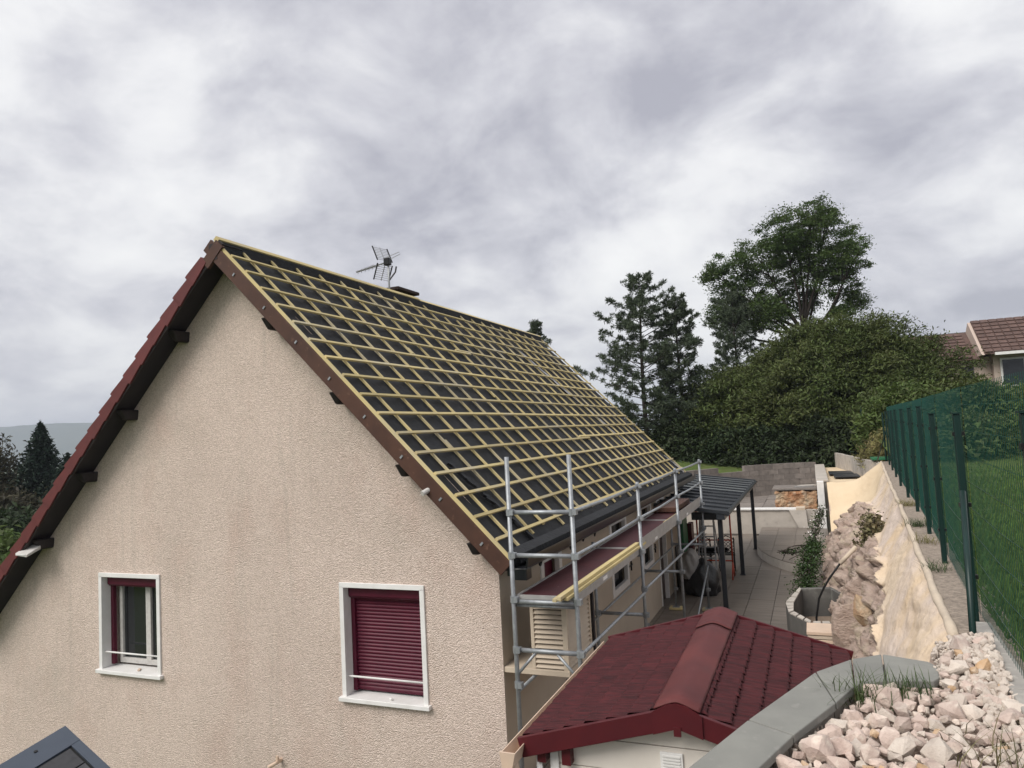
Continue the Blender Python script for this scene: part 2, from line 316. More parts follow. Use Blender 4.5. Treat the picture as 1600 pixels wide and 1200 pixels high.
# wooded ridge far away on the left
hx = np.linspace(-5200, -2000, 160); hv = np.linspace(0, 1, 26)
HX, HV = np.meshgrid(hx, hv, indexing='ij')
crest = 178+fbm(HX, HX*0, .0012, 3, 2)*70-np.clip((HX+2900)/900, 0, 1)*90-np.clip((-HX-4500)/600, 0, 1)*60+fbm(HX, HX*0+3, .02, 3, 8)*9
HY = 2350+.12*(HX+3600)+(1-HV)*-420
HZ = -30+(crest+30)*(HV**.75)+fbm(HX, HY, .006, 4, 5)*26*HV*(1-HV)*2
V = np.stack([HX, HY, HZ], -1).reshape(-1, 3); V2 = V.copy().reshape(160, 26, 3)[:, -1]; V2[:, 1] += 800; V2[:, 2] = -30
F = grid_faces(160, 26); nb = len(V); V = np.concatenate([V, V2]); i = np.arange(159)
F = np.concatenate([F, np.stack([i*26+25, nb+i, nb+i+1, (i+1)*26+25], -1)])
struct(link('hill', raw_mesh('hill', V, F, 'forest', True)))

# ------------------------------------------------------------------ the house
XR, ZR, XE, ZE, Y0, Y1 = -6.603, 6.63, -2.858, 2.827, 6.70, 18.13
SL = math.hypot(XE-XR, ZE-ZR); dx, dz = (XE-XR)/SL, (ZE-ZR)/SL; nx, nz = -dz, dx
def rp(s, y, h=0): return Vector((XR+s*dx+h*nx, y, ZR+s*dz+h*nz))
def lp(s, y, h=0): return Vector((XR-s*dx-h*nx, y, ZR+s*dz+h*nz))
house = thing('detached_house', 'roughcast gabled house with its roof stripped to battens over black membrane', 'house', ((XR), 12.4, 0))
YW, XW, XL = 7.0, -3.15, -11.7
def roofline(x): return ZR-abs(x-XR)*(ZR-ZE)/(XE-XR)-.10
def wall_panel(mb, us, vb, vtop, holes, pt, depth):
    us = sorted(set(us+[h[0] for h in holes]+[h[1] for h in holes]))
    for a, b in zip(us[:-1], us[1:]):
        hs = sorted([h for h in holes if h[0] <= a+1e-6 and h[1] >= b-1e-6], key=lambda h: h[2]); z = vb
        for h in hs:
            mb.quad(pt(a, z, 0), pt(b, z, 0), pt(b, h[2], 0), pt(a, h[2], 0)); z = h[3]
        mb.quad(pt(a, z, 0), pt(b, z, 0), pt(b, vtop(b), 0), pt(a, vtop(a), 0))
    for a, b, c, d in holes:
        for (u0_, v0_), (u1_, v1_) in (((a, c), (b, c)), ((b, c), (b, d)), ((b, d), (a, d)), ((a, d), (a, c))):
            mb.quad(pt(u0_, v0_, 0), pt(u0_, v0_, depth), pt(u1_, v1_, depth), pt(u1_, v1_, 0))
WR = (-5.13, -4.10, 1.15, 2.39); WL = (-9.09, -8.05, 1.16, 2.40)
mb = MB(); wall_panel(mb, [XL, XR, XW], -2.2, roofline, [WR, WL], lambda u, v, d: (u, YW+d, v), .30)
mb.build('gable_wall', 'roughcast', house)
SW = [(8.25, 8.95, 1.5, 2.52), (11.45, 12.5, 1.35, 2.52), (13.72, 14.62, 1.30, 2.52), (15.22, 16.05, 0.02, 2.52)]
mb = MB(); wall_panel(mb, [YW, 17.9], -.6, lambda u: 2.64, SW, lambda u, v, d: (XW-d, u, v), .16)
mb.quad((XW, 17.9, -.6), (XL, 17.9, -.6), (XL, 17.9, 2.6), (XW, 17.9, 2.6)); mb.v += [(XL, 17.9, 2.6), (XW, 17.9, 2.6), (XR, 17.9, 6.2)]; n = len(mb.v); mb.f.append((n-3, n-2, n-1))
mb.quad((XL, 17.9, -.6), (XL, YW, -.6), (XL, YW, 1.4), (XL, 17.9, 1.4))
mb.build('side_wall', 'side_wall', house)
MB().box((XL+.1, YW+.5, -.5), (XW-.4, 17.6, 2.5)).build('interior', 'dark', house)

# gable windows: white surround, plum shutter box, sill, guard bar
def gable_window(w, closed):
    x0, x1, z0, z1 = w; b = .045
    fr = MB()
    fr.box((x0-b, YW-.022, z0), (x0+.012, YW+.20, z1)); fr.box((x1-.012, YW-.022, z0), (x1+b, YW+.20, z1)); fr.box((x0-b, YW-.022, z1-.012), (x1+b, YW+.20, z1+b))
    root = fr.build('window', 'white', house, bevel=.004)
    MB().box((x0-b-.03, YW-.06, z0-.045), (x1+b+.03, YW+.235, z0+.004)).build('sill', 'white', root, bevel=.006)
    sb = MB(); sb.prism([(0, 0), (.11, 0), (.135, .03), (.135, .14), (0, .14)], x0+.02, x1-.02)
    sb.v = [(p[2], YW+.20-p[0], z1-.15+p[1]) for p in sb.v]; sb.f = [tuple(reversed(f)) for f in sb.f]
    sb.build('shutter_box', 'plum', root, bevel=.004)
    MB().tube([(x0, YW+.03, z0+.22), (x1, YW+.03, z0+.22)], .011, 10).build('guard_bar', 'white', root, True)
    for xx in (x0+.012, x1-.062):
        MB().box((xx, YW+.12, z0+.03), (xx+.05, YW+.17, z1-.15)).build('guide_rail', 'plum', root)
    if closed:
        n = 26; p = (z1-.15-z0-.045)/n; me = MB().prism([(0, 0), (.012, .008), (.014, p*.55), (.004, p-.006), (0, p-.006)], x0+.05, x1-.05)
        me.v = [(q[2], -q[0], q[1]) for q in me.v]; me.f = [tuple(reversed(f)) for f in me.f]; me = me.mesh('slat', 'plum')
        for k in range(n): link('slat', me, root, loc=(0, YW+.165, z0+.045+k*p))
        MB().box((x0+.05, YW+.166, z0+.03), (x1-.05, YW+.172, z1-.1)).build('shutter_backing', 'plum', root)
        MB().tube([((x0+x1)/2+.05, YW+.02, z0+.02), ((x0+x1)/2+.09, YW-.005, z0+.02)], .012, 8).build('sill_stop', 'white', root)
    else:
        MB().box((x0, YW+.265, z0), (x1, YW+.27, z1)).build('curtain', 'curtain', root)
        MB().box((x0+.1, YW+.235, z0+.08), (x1-.1, YW+.24, z1-.12)).build('pane', 'glass', root)
        cf = MB(); xm = (x0+x1)/2+.10
        for xx, ww in ((x0+.08, .055), (xm-.045, .09), (x1-.12, .055)): cf.box((xx, YW+.20, z0+.03), (xx+ww, YW+.245, z1-.12))
        cf.box((x0+.08, YW+.202, z0+.032), (x1-.066, YW+.243, z0+.10)); cf.build('casement_frame', 'lamp', root, bevel=.006)  # grey on a whitish frame: the reveal's shade is put into its colour
        MB().bar(((x0+x1)/2+.05, YW+.10, z0+.012), ((x0+x1)/2+.12, YW+.02, z0+.018), .03, .012).build('shutter_catch', 'gutter_beige', root)
gable_window(WR, True); gable_window(WL, False)
# side windows and door
for k, (a, b, c, d) in enumerate(SW[:3]):
    f = MB(); t = .07
    f.box((XW-.05, a-.04, c-.04), (XW+.02, a+t, d+.04)); f.box((XW-.05, b-t, c-.04), (XW+.02, b+.04, d+.04))
    f.box((XW-.048, a+t, d-t), (XW+.018, b-t, d+.04)); f.box((XW-.048, a+t, c-.04), (XW+.018, b-t, c+t))
    r = f.build('window', 'white', house, bevel=.005); MB().box((XW-.12, a+.01, c+.01), (XW-.10, b-.01, d-.01)).build('pane', 'glass' if k else 'plum', r)
    if k:
        for zz in (c+.25, d-.35):
            MB().bar((XW+.008, b+.1, zz), (XW+.008, b+.34, zz), .012, .03).build('shutter_hinge', 'plastic', r)
            MB().bar((XW+.012, b+.22, zz-.09), (XW+.012, b+.22, zz+.09), .012, .025).build('shutter_hook', 'plastic', r)
a, b, c, d = SW[3]
r = MB().box((XW-.11, a+.05, c), (XW-.07, b-.05, d-.05)).build('door', 'door', house)
MB().box((XW-.10, a, c), (XW+.015, a+.06, d)).build('door_frame', 'white', r); MB().box((XW-.10, b-.06, c), (XW+.014, b, d)).build('door_frame', 'white', r); MB().box((XW-.10, a+.06, d-.07), (XW+.012, b-.06, d)).build('door_frame', 'white', r)
MB().tube([(XW-.06, a+.14, 1.03), (XW-.02, a+.14, 1.03), (XW-.02, a+.26, 1.03)], .011, 6).build('handle', 'galv', r)

# right roof slope: membrane, counter battens, battens
nu, nv = 75, 300
S_, YY = np.meshgrid(np.linspace(.0, SL+.06, nu), np.linspace(Y0+.03, Y1-.02, nv), indexing='ij')
cbY = [7.083+.5135*k for k in range(21)]
ph = ((YY-7.083)/.5135) % 1.0
sag = -.016*np.sin(np.pi*ph)**2*(.6+.8*hnoise(S_, YY, 1.7, 4))
wr = fbm(S_, YY, 3.5, 4, 11)*.022+np.abs(fbm(S_*1.3+YY*.9, YY*.6-S_*.4, 5, 3, 21))*.016
lap = .010*((S_+.05*hnoise(YY, YY*0, .7, 3)) % 1.38)/1.38
h_ = np.minimum(-.058+sag+wr-.012+lap, -.044)
h_ = np.where(S_ > SL-.02, h_-.02*((S_-SL+.02)/.08), h_)
V = np.stack([XR+S_*dx+h_*nx, YY, ZR+S_*dz+h_*nz], -1).reshape(-1, 3)
under = link('roof_underlay', raw_mesh('roof_underlay', V, grid_faces(nu, nv), 'membrane', True), house); under['label'] = 'wrinkled black membrane'
def wobbly(a, b, w, h, up, amp, n=9):
    mb = MB(); a, b = Vector(a), Vector(b); d = (b-a).normalized(); sv = d.cross(Vector(up)).normalized(); uv = sv.cross(d)
    ph_ = random.random()*9; pts = []
    for k in range(n+1):
        t = k/n; pts.append(a.lerp(b, t)+sv*amp*(math.sin(t*7+ph_)+.5*math.sin(t*19+2*ph_)))
    for k, p in enumerate(pts):
        for sx, uu in ((-1, -1), (1, -1), (1, 1), (-1, 1)): mb.v.append(tuple(p+sv*w/2*sx+uv*h/2*uu))
    for k in range(n):
        for i in range(4): j = (i+1) % 4; mb.f.append((k*4+i, k*4+j, k*4+4+j, k*4+4+i))
    mb.f.append((3, 2, 1, 0)); mb.f.append(tuple(n*4+i for i in range(4))); return mb
NV = (nx, 0, nz)
for i in range(1, 17):
    s = .319*i; ends = Y0-.005+random.uniform(0, .03)
    if i in (5, 12): 
        ym = 11.2 if i == 5 else 13.0
        wobbly(rp(s, ends, -.012), rp(s, ym+.25, -.012), .035, .023, NV, .004, 6).build('batten', 'timber', under)
        wobbly(rp(s-.05, ym-.25, -.012), rp(s-.01, Y1-.01, -.012), .035, .023, NV, .004, 6).build('batten', 'timber', under)
    else: wobbly(rp(s, ends, -.012), rp(s+random.uniform(-.012, .012), Y1-random.uniform(0, .05), -.012), .035, .023, NV, .005).build('batten', 'timber', under)
for k, yy in enumerate(cbY):
    s0, s1 = .05, 5.2+random.uniform(-.06, .05)
    if k == 0: s1 = 5.27
    if k in (2, 3): s1 = 5.13+.1*(k == 3)
    if k in (10, 11): s0 = .36
    y2 = yy+random.uniform(-.03, .03)
    if k % 3 == 1:
        sm = random.uniform(1.8, 3.9)
        wobbly(rp(s0, yy, -.036), rp(sm, y2, -.036), .035, .023, NV, .003, 4).build('counter_batten', 'timber', under)
        wobbly(rp(sm-.14, y2+.045, -.036), rp(s1, yy+.05, -.036), .035, .023, NV, .003, 4).build('counter_batten', 'timber', under)
    else: wobbly(rp(s0, yy, -.036), rp(s1, y2, -.036), .035, .023, NV, .003, 5).build('counter_batten', 'timber', under)
wobbly(rp(.02, Y0-.03, .0), rp(.02, 11.6, .0), .07, .06, NV, .003).build('ridge_batten', 'timber', under)
wobbly(rp(.03, 11.6, -.01), rp(.03, Y1, -.01), .06, .045, NV, .005).build('ridge_batten', 'timber', under)
wobbly(rp(.0, Y0, -.035), rp(SL+.02, Y0, -.035), .035, .03, NV, .002).build('verge_batten', 'timber', under)
wobbly(rp(.0, Y1-.03, -.035), rp(SL-.1, Y1-.03, -.035), .035, .03, NV, .003).build('verge_batten', 'timber', under)
for (sa, ya, sb_, yb, w) in ((1.0, 14.9, 1.9, 15.15, .13), (1.9, 15.1, 2.7, 15.35, .15), (2.75, 15.4, 3.5, 15.5, .14), (3.5, 15.45, 4.2, 15.75, .10), (4.6, 17.85, 5.2, 18.0, .12)):
    wobbly(rp(sa, ya, -.046), rp(sb_, yb, -.046), w, .008, NV, .02, 8).build('torn_film', 'film', under)
for k in range(5):
    sa = 4.0+.28*k; wobbly(rp(sa, 7.25+.07*k, -.040), rp(sa+.3, 7.35+.07*k, -.038), .06, .03, NV, .02, 5).build('membrane_fold', 'membrane', under)
# right barge board, clips, purlin ends
bb = MB(); bb.hexa([rp(-.05, Y0-.035, -.225), rp(SL+.05, Y0-.035, -.225), rp(SL+.05, Y0, -.225), rp(-.05, Y0, -.225), rp(-.05, Y0-.035, -.052), rp(SL+.05, Y0-.035, -.052), rp(SL+.05, Y0, -.052), rp(-.05, Y0, -.052)])
barge = bb.build('barge_board', 'barge', house, bevel=.004); barge['label'] = 'bare brown barge board'
for k in range(8):
    s = .55+k*.64; MB().bar(rp(s, Y0-.04, -.12), rp(s, Y0-.04, -.16), .02, .012, (0, 1, 0)).build('clip', 'galv', barge)
MB().hexa([rp(0, Y0+.0, -.13), rp(SL, Y0, -.13), rp(SL, YW+.05, -.13), rp(0, YW+.05, -.13), rp(0, Y0, -.105), rp(SL, Y0, -.105), rp(SL, YW+.05, -.105), rp(0, YW+.05, -.105)]).build('verge_soffit', 'soffit', house)
def purlin(f, s, yb):
    mb = MB(); w = .06
    pr = [f(s-w, 0, -.27), f(s+w, 0, -.27)]
    c = f(s, 0, -.15 if f is lp else -.285)
    for yv, zz in ((0, 0),): pass
    x0, x1 = c.x-w, c.x+w; zt = c.z+.04; 
    mb.hexa([(x0+.02, yb+.10, zt-.14), (x1-.02, yb+.10, zt-.14), (x1-.02, YW+.05, zt-.14), (x0+.02, YW+.05, zt-.14), (x0, yb, zt), (x1, yb, zt), (x1, YW+.05, zt), (x0, YW+.05, zt)])
    mb.build('purlin_end', 'darkwood', house, bevel=.02)
for s in (1.24, 2.59, 3.78, 4.95): purlin(rp, s, Y0+.03)
for s in (1.37, 2.72, 3.85, 5.13): purlin(lp, s, Y0+.03)
# left slope: tiled, verge tiles
SLL = 7.0
mb = MB(); k = 0
while k*.32 < SLL-.3:
    s = .28+k*.32; hh = -.015
    mb.hexa([lp(s+.34, Y0, -.02), lp(s, Y0, -.045), lp(s, Y1, -.045), lp(s+.34, Y1, -.02), lp(s+.34, Y0, .02), lp(s, Y0, -.02), lp(s, Y1, -.02), lp(s+.34, Y1, .02)]); k += 1
rt = mb.build('tile_covering', 'rooftile', house)
tm = MB(); vt = [(0, -.10), (.35, -.125), (.35, .045), (.31, .045), (.0, .012)]
tm.prism(vt, 0, .035); tm.prism([(0, -.005), (.35, .02), (.35, .045), (.0, .012)], .0352, .16)
base = tm
me = None
for k in range(20):
    s = .30+k*.32
    if me is None:
        t = MB(); o_ = lp(0, 0, 0); t.v = [tuple(lp(q[0], q[2], q[1])-lp(0, 0, 0)) for q in tm.v]; t.f = tm.f; me = t.mesh('verge_tile', 'verge')
    p = lp(s, Y0-.05, random.uniform(-.006, .006)); link('verge_tile', me, rt, loc=p, rot=(0, random.uniform(-.012, .012), 0))
MB().hexa([lp(-.02, Y0-.03, -.135), lp(SLL, Y0-.03, -.135), lp(SLL, Y0, -.135), lp(-.02, Y0, -.135), lp(-.02, Y0-.03, -.055), lp(SLL, Y0-.03, -.055), lp(SLL, Y0, -.055), lp(-.02, Y0, -.055)]).build('barge_board', 'darkwood', house)
MB().hexa([lp(0, Y0, -.10), lp(SLL, Y0, -.10), lp(SLL, YW+.05, -.10), lp(0, YW+.05, -.10), lp(0, Y0, -.07), lp(SLL, Y0, -.07), lp(SLL, YW+.05, -.07), lp(0, YW+.05, -.07)]).build('verge_soffit', 'soffit', house)
MB().box((XR-.10, Y0-.04, ZR-.26), (XR+.03, Y0+.02, ZR-.06)).build('ridge_block', 'darkwood', house)
MB().hexa([lp(.0, Y0-.045, -.17), lp(.34, Y0-.045, -.17), lp(.34, Y0, -.17), lp(0, Y0, -.17), lp(.0, Y0-.045, -.03), lp(.34, Y0-.045, -.03), lp(.34, Y0, -.03), lp(0, Y0, -.03)]).build('verge_plank', 'barge', house)
MB().hexa([lp(-.0, Y0+.01, -.075), lp(.45, Y0+.01, -.075), lp(.45, Y1-.02, -.075), lp(-.0, Y1-.02, -.075), lp(-.0, Y0+.01, -.05), lp(.45, Y0+.01, -.05), lp(.45, Y1-.02, -.05), lp(-.0, Y1-.02, -.05)]).build('ridge_underlay', 'membrane', house)
MB().prism([(XR-.07, Y0+.01), (XR+.06, Y0+.01), (XR+.06, Y1-.02), (XR-.07, Y1-.02)], ZR-.16, ZR-.035).build('ridge_beam', 'membrane', house)
# gutter, fascia, eave soffit, downpipe
def extr_y(prof, y0, y1, name, mat, parent, bevel=0):
    mb = MB(); n = len(prof); mb.v = [(p[0], y0, p[1]) for p in prof]+[(p[0], y1, p[1]) for p in prof]
    mb.f.append(tuple(range(n))); mb.f.append(tuple(n+n-1-i for i in range(n)))
    for i in range(n): j = (i+1) % n; mb.f.append((j, i, n+i, n+j))
    return mb.build(name, mat, parent, bevel=bevel)
gp = [(-2.875, 2.80), (-2.875, 2.70), (-2.855, 2.685), (-2.765, 2.685), (-2.735, 2.715), (-2.725, 2.80), (-2.71, 2.805), (-2.71, 2.79), (-2.722, 2.705), (-2.757, 2.672), (-2.863, 2.672), (-2.888, 2.69), (-2.888, 2.80)]
extr_y(gp, Y0+.05, Y1-.05, 'gutter', 'gutter', house)
extr_y([(-2.80, 2.825), (-2.79, 2.75), (-2.785, 2.75), (-2.795, 2.832), (-2.90, 2.885), (-2.90, 2.872)], Y0+.06, Y1-.06, 'eave_flap', 'membrane', house)
extr_y([(-2.93, 2.62), (-2.89, 2.62), (-2.89, 2.79), (-2.93, 2.79)], Y0+.02, Y1-.03, 'fascia', 'gutter', house)
extr_y([(XW-.02, 2.615), (-2.93, 2.615), (-2.93, 2.64), (XW-.02, 2.64)], YW, Y1-.05, 'eave_soffit', 'soffit', house)
MB().box((-2.90, Y0+.02, 2.58), (-2.72, Y0+.16, 2.70)).build('gutter_end', 'gutter', house, bevel=.01)
for k in range(5):
    y = 7.5+k*.55; MB().tube([(-2.88, y, 2.63), (-2.9, y+.06, 2.58), (-2.93, y+.16, 2.55+.02*(k % 2)), (-2.95, y+.28, 2.60)], .012, 5).build('hanging_strap', 'membrane', house)
ch = MB().box((-7.30, 11.25, 5.6), (-6.80, 11.85, 6.62)).build('chimney', 'chimney', house)
for xx, yy in ((-7.25, 11.30), (-6.87, 11.30), (-7.25, 11.78), (-6.87, 11.78)): MB().box((xx-.03, yy-.03, 6.62), (xx+.05, yy+.05, 6.77)).build('cap_pillar', 'chimney', ch)
MB().box((-7.38, 11.17, 6.77), (-6.74, 11.93, 6.83)).build('cap', 'chimney', ch, bevel=.01)
# aerial on the ridge
an = thing('tv_aerial', 'grey grid television aerial on a thin mast above the ridge', 'aerial', (-6.72, 10.80, 6.5))
ax, ay = -6.72, 10.82
MB().tube([(ax, ay, 6.3), (ax, ay, 7.30)], .018, 8).build('mast', 'steel', an, True)
B0 = Vector((ax-.02, ay, 7.20)); bd = Vector((-1, .30, -.03)).normalized(); wv = Vector((.30, 1, 0)).normalized(); zv = Vector((0, 0, 1))
bo = MB().tube([B0+bd*.08, B0+bd*.86], .013, 6).build('boom', 'steel', an)
for k in range(11):
    c = B0+bd*(.30+.052*k); e_ = .085-.004*k
    MB().tube([c-wv*e_, c+wv*e_], .005, 4).build('element', 'steel', bo); 
    if k % 2 == 0: MB().tube([c-zv*.045, c+zv*.03], .006, 4).build('element', 'steel', bo)
for sg in (1, -1):
    g = MB(); pv = (zv*sg*.9-bd*-.42*1).normalized(); o0 = B0+bd*.06+zv*.03*sg
    rf = MB().tube([o0-wv*.17, o0-wv*.17+pv*.30], .012, 6).build('reflector', 'plastic', an)
    MB().tube([o0+wv*.17, o0+wv*.17+pv*.30], .012, 6).build('reflector_rail', 'plastic', rf); MB().tube([o0, o0+pv*.30], .007, 6).build('reflector_rail', 'steel', rf)
    for k in range(8): c = o0+pv*(.02+.037*k); MB().tube([c-wv*.17, c+wv*.17], .0045, 4).build('reflector_wire', 'steel', rf)
MB().box(tuple(B0-Vector((.05, .05, .06))), tuple(B0+Vector((.06, .05, .07)))).build('junction_box', 'plastic', an, bevel=.01)
MB().tube([(ax+.0, ay, 6.86), (ax+.09, ay+.08, 7.02), (ax+.10, ay+.10, 7.12)], .016, 6).build('stay', 'plastic', an)
MB().tube([B0+Vector((.05, 0, .1)), B0+Vector((.22, .05, .16)), B0+Vector((.24, .05, .12)), B0+Vector((.08, 0, .05))], .006, 5).build('dipole', 'steel', an)
# small things fixed to the gable
fl = thing('floodlight', 'grey flat floodlight fixed under a purlin end of the tiled verge', 'floodlight', (-10.14, 6.76, 2.75))
MB().hexa([(-10.27, 6.60, 2.72), (-10.03, 6.60, 2.70), (-10.03, 6.80, 2.78), (-10.27, 6.80, 2.80), (-10.27, 6.60, 2.755), (-10.03, 6.60, 2.735), (-10.03, 6.80, 2.83), (-10.27, 6.80, 2.85)]).build('housing', 'lamp', fl, bevel=.008)
MB().box((-10.24, 6.592, 2.728), (-10.06, 6.598, 2.745)).build('lens', 'white', fl); MB().tube([(-10.15, 6.8, 2.80), (-10.17, 6.85, 2.88)], .012, 6).build('bracket', 'plastic', fl)
cm = thing('security_camera', 'small pale camera under the brown barge board', 'camera', (-3.79, 6.68, 3.48))
MB().tube([(-3.80, 6.60, 3.47), (-3.76, 6.70, 3.51)], .028, 10).build('body', 'lamp', cm); MB().tube([(-3.77, 6.70, 3.52), (-3.80, 6.70, 3.60)], .01, 6).build('bracket', 'lamp', cm)
tp = thing('wall_tap', 'pale outdoor tap sticking out of the gable below the two windows', 'tap', (-6.13, 6.95, .3))
MB().tube([(-6.10, 7.0, .33), (-6.10, 6.9, .33), (-6.16, 6.84, .30)], .022, 8).build('spout', 'gutter_beige', tp); MB().tube([(-6.15, 6.86, .30), (-6.15, 6.84, .08)], .026, 8).build('hose_end', 'white', tp); MB().bar((-6.10, 6.93, .33), (-6.10, 6.93, .40), .02, .03).build('lever', 'gutter_beige', tp)

# the house group stands 7.5 % larger than drafted: battens come out at a 34 cm gauge, wall foot 3.39 m left of the axis
house.location = (-7.0982, 13.33, -0.3037); house.scale = (1.075,)*3
an.location = (-7.224, 11.61, 6.6837); an.scale = (1.075,)*3
fl.location = (-10.9005, 7.267, 2.6525); fl.scale = (1.075,)*3
cm.location = (-4.0743, 7.181, 3.4373); cm.scale = (1.075,)*3
tp.location = (-6.5897, 7.4712, 0.0187); tp.scale = (1.075,)*3
XW, YW = XW*1.075, YW*1.075

# ------------------------------------------------------------------ terrace paving
ter = MB().box((-3.4, -3, -.9), (.32, 28.0, -.022)).box((-6.0, 18.0, -.9), (-3.4005, 28.0, -.0222)).build('terrace', 'grout'); struct(ter)
tw, tl = .56, 1.12; tme = MB().box((0, 0, -.020), (tw-.012, tl-.012, 0)).mesh('tile', 'tile')
for i in range(8):
    for j in range(21):
        x = -4.40+i*tw; y = 5.6+j*tl+(i % 2)*tl/2
        if x > .0 or y > 27.5-tl+.3: continue
        if x < -3.9 and y < 19.2: continue
        link('tile', tme, ter, loc=(x, y, random.uniform(-.0015, .0015)))
# raised curved platform at the far end
pl = [(-1.90, 27.2), (-1.88, 24.3), (-1.80, 23.2), (-1.62, 22.35), (-1.36, 21.6), (-1.08, 21.05), (-.78, 20.6), (-.45, 20.3), (.25, 19.8), (.25, 27.2)]
plat = MB().prism(pl, -.02, .225).build('terrace_step', 'pale_concrete', bevel=.01); struct(plat)
def clip_poly(poly, ax, v, keep):
    o_ = []
    for i in range(len(poly)):
        a, b = poly[i], poly[(i+1) % len(poly)]; da, db = (a[ax]-v)*keep, (b[ax]-v)*keep
        if da >= 0: o_.append(a)
        if da*db < 0: t = da/(da-db); o_.append((a[0]+(b[0]-a[0])*t, a[1]+(b[1]-a[1])*t))
    return o_
for i in range(4):
    for j in range(8):
        q = pl
        for ax_, v, kp in ((0, -1.9+i*.58+.005, 1), (0, -1.9+(i+1)*.58-.005, -1), (1, 19.4+j*1.0+.005, 1), (1, 19.4+(j+1)*1.0-.005, -1)):
            q = clip_poly(q, ax_, v, kp)
            if len(q) < 3: break
        if len(q) >= 3: MB().prism(q, .2252, .245+random.uniform(0, .003)).build('tile', 'tile', plat)

# ------------------------------------------------------------------ scaffold
sc = thing('scaffold', 'galvanised tube scaffold with dark red decks standing along the house eave', 'scaffold', (-2.69, 11.6, 0))
FY = [7.1, 10.12, 13.17, 16.18]; XI, XO = -3.04, -2.34; TR = .0243
for k, y in enumerate(FY):
    for xx in (XI, XO):
        top = 3.80 if k == 0 else (3.27 if xx == XO else 2.42)
        p = MB().tube([(xx, y, .06), (xx, y, top)], TR, 12).build('standard', 'galv', sc, True)
        MB().box((xx-.075, y-.075, .052), (xx+.075, y+.075, .06)).build('base_plate', 'galv', p)
        MB().tube([(xx, y, .06), (xx, y, .30)], .017, 8).build('jack', 'galv', p)
        for zz in ((.45, 1.42, 1.78, 2.30, 2.76, 3.21) if k == 0 or xx == XO else (.45, 1.42, 2.30)):
            MB().tube([(xx, y, zz-.035), (xx, y, zz+.035)], .034, 10).build('coupler', 'galv', p); MB().box((xx+.02, y-.05, zz-.025), (xx+.06, y+.02, zz+.03)).build('wedge', 'galv', p)
    MB().tube([(XI+.02, y, 2.28), (XO-.02, y, 2.28)], TR, 10).build('transom', 'galv', sc, True)
    MB().tube([(XI+.02, y+.03, 2.235), (XO-.02, y+.03, 2.235)], .018, 8).build('transom', 'galv', sc, True)
    MB().tube([(XI, y, 1.78 if k == 0 else 1.42), (XO, y, 1.78 if k == 0 else 1.42)], TR, 10).build('transom', 'galv', sc, True)
    if k == 0:
        for zz in (2.76, 3.21): MB().tube([(XI, y, zz), (XO, y, zz)], TR, 10).build('guard_rail', 'galv', sc, True)
        MB().tube([(XI, y, 1.52), (XI+.22, y, 1.76)], .016, 8).build('brace', 'galv', sc, True); MB().tube([(XO, y, 1.50), (XO-.24, y, 1.76)], .016, 8).build('brace', 'galv', sc, True)
for k in range(3):
    y0, y1 = FY[k], FY[k+1]
    for zz in (2.76, 3.21): MB().tube([(XO, y0, zz), (XO+.005, (y0+y1)/2, zz-.012), (XO, y1, zz)], .019, 10).build('guard_rail', 'galv', sc, True)
    MB().tube([(XO+.03, y0, 1.78), (XO+.03, y1, 1.74)], .019, 10).build('ledger', 'galv', sc, True)
    MB().tube([(XI, y0, 1.35), (XI, y1, 1.35)], .019, 10).build('ledger', 'galv', sc, True)
    if k == 2: MB().tube([(XO+.04, y0+1.0, .25), (XO+.04, y1, .95)], .019, 10).build('diagonal_brace', 'galv', sc, True)
    d = MB().box((XI+.05, y0+.04, 2.318), (XO-.05, y1-.04, 2.332)).build('deck', 'deck', sc)
    for xx in (XI+.025, XO-.05): MB().box((xx, y0+.03, 2.26), (xx+.025, y1-.03, 2.345)).build('deck_beam', 'aluminium', d)
    MB().box((XO-.020, y0+.04, 2.335), (XO+.008-.026, y1-.04, 2.46)).build('toe_board', 'aluminium', d) if k else None
    MB().box((XI+.03, y0+.035, 2.30), (XO-.03, y0+.06, 2.34)).build('deck_hook', 'aluminium', d)
    MB().box((XO-.0245, y0+1.1, 2.285), (XO-.0235, y0+1.28, 2.325)).build('sticker', 'white', d)
for xx, yy, w in ((XI, 16.18, .28), (XO, 16.18, .26), (XO, 13.17, .26), (XI, 13.17, .26), (XI, 10.12, .25), (XO, 10.12, .25), (XI, 7.1, .25), (XO, 7.1, .25)):
    tag(MB().box((xx-w/2, yy-.11, .006), (xx+w/2, yy+.11, .052)).build('timber_pad', 'timber', bevel=.005), 'short timber pad under the %s foot of the %s scaffold frame from the gable' % ('inner' if xx == XI else 'outer', ['first', 'second', 'third', 'fourth'][FY.index(yy)]), 'pad', 'timber pads under the scaffold feet')
for k, (x, ya, yb, z) in enumerate(((-2.50, 6.86, 10.42, 2.362), (-2.455, 6.90, 10.30, 2.362), (-2.40, 6.94, 10.50, 2.362), (-2.432, 6.80, 10.20, 2.396))):
    tag(wobbly((x, ya, z), (x+.03, yb, z), .042, .03, (0, 0, 1), .003, 7).build('roof_batten', 'timber'), ['loose batten at the wall side of the bundle on the near deck', 'loose batten lying between the two outer battens of the near bundle', 'loose batten against the deck edge in the near bundle', 'loose batten laid on top of the others in the near bundle'][k], 'batten', 'loose battens on the near deck')
tag(wobbly((-2.47, 12.6, 2.36), (-2.43, 15.3, 2.36), .07, .035, (0, 0, 1), .003, 7).build('roof_batten', 'timber'), 'single loose batten lying farther along the scaffold deck', 'batten')
tag(MB().box((-3.0, 14.2, 2.35), (-2.55, 15.9, 2.45)).build('plank_stack', 'barge', bevel=.01), 'flat stack of brown boards on the last scaffold deck', 'boards')
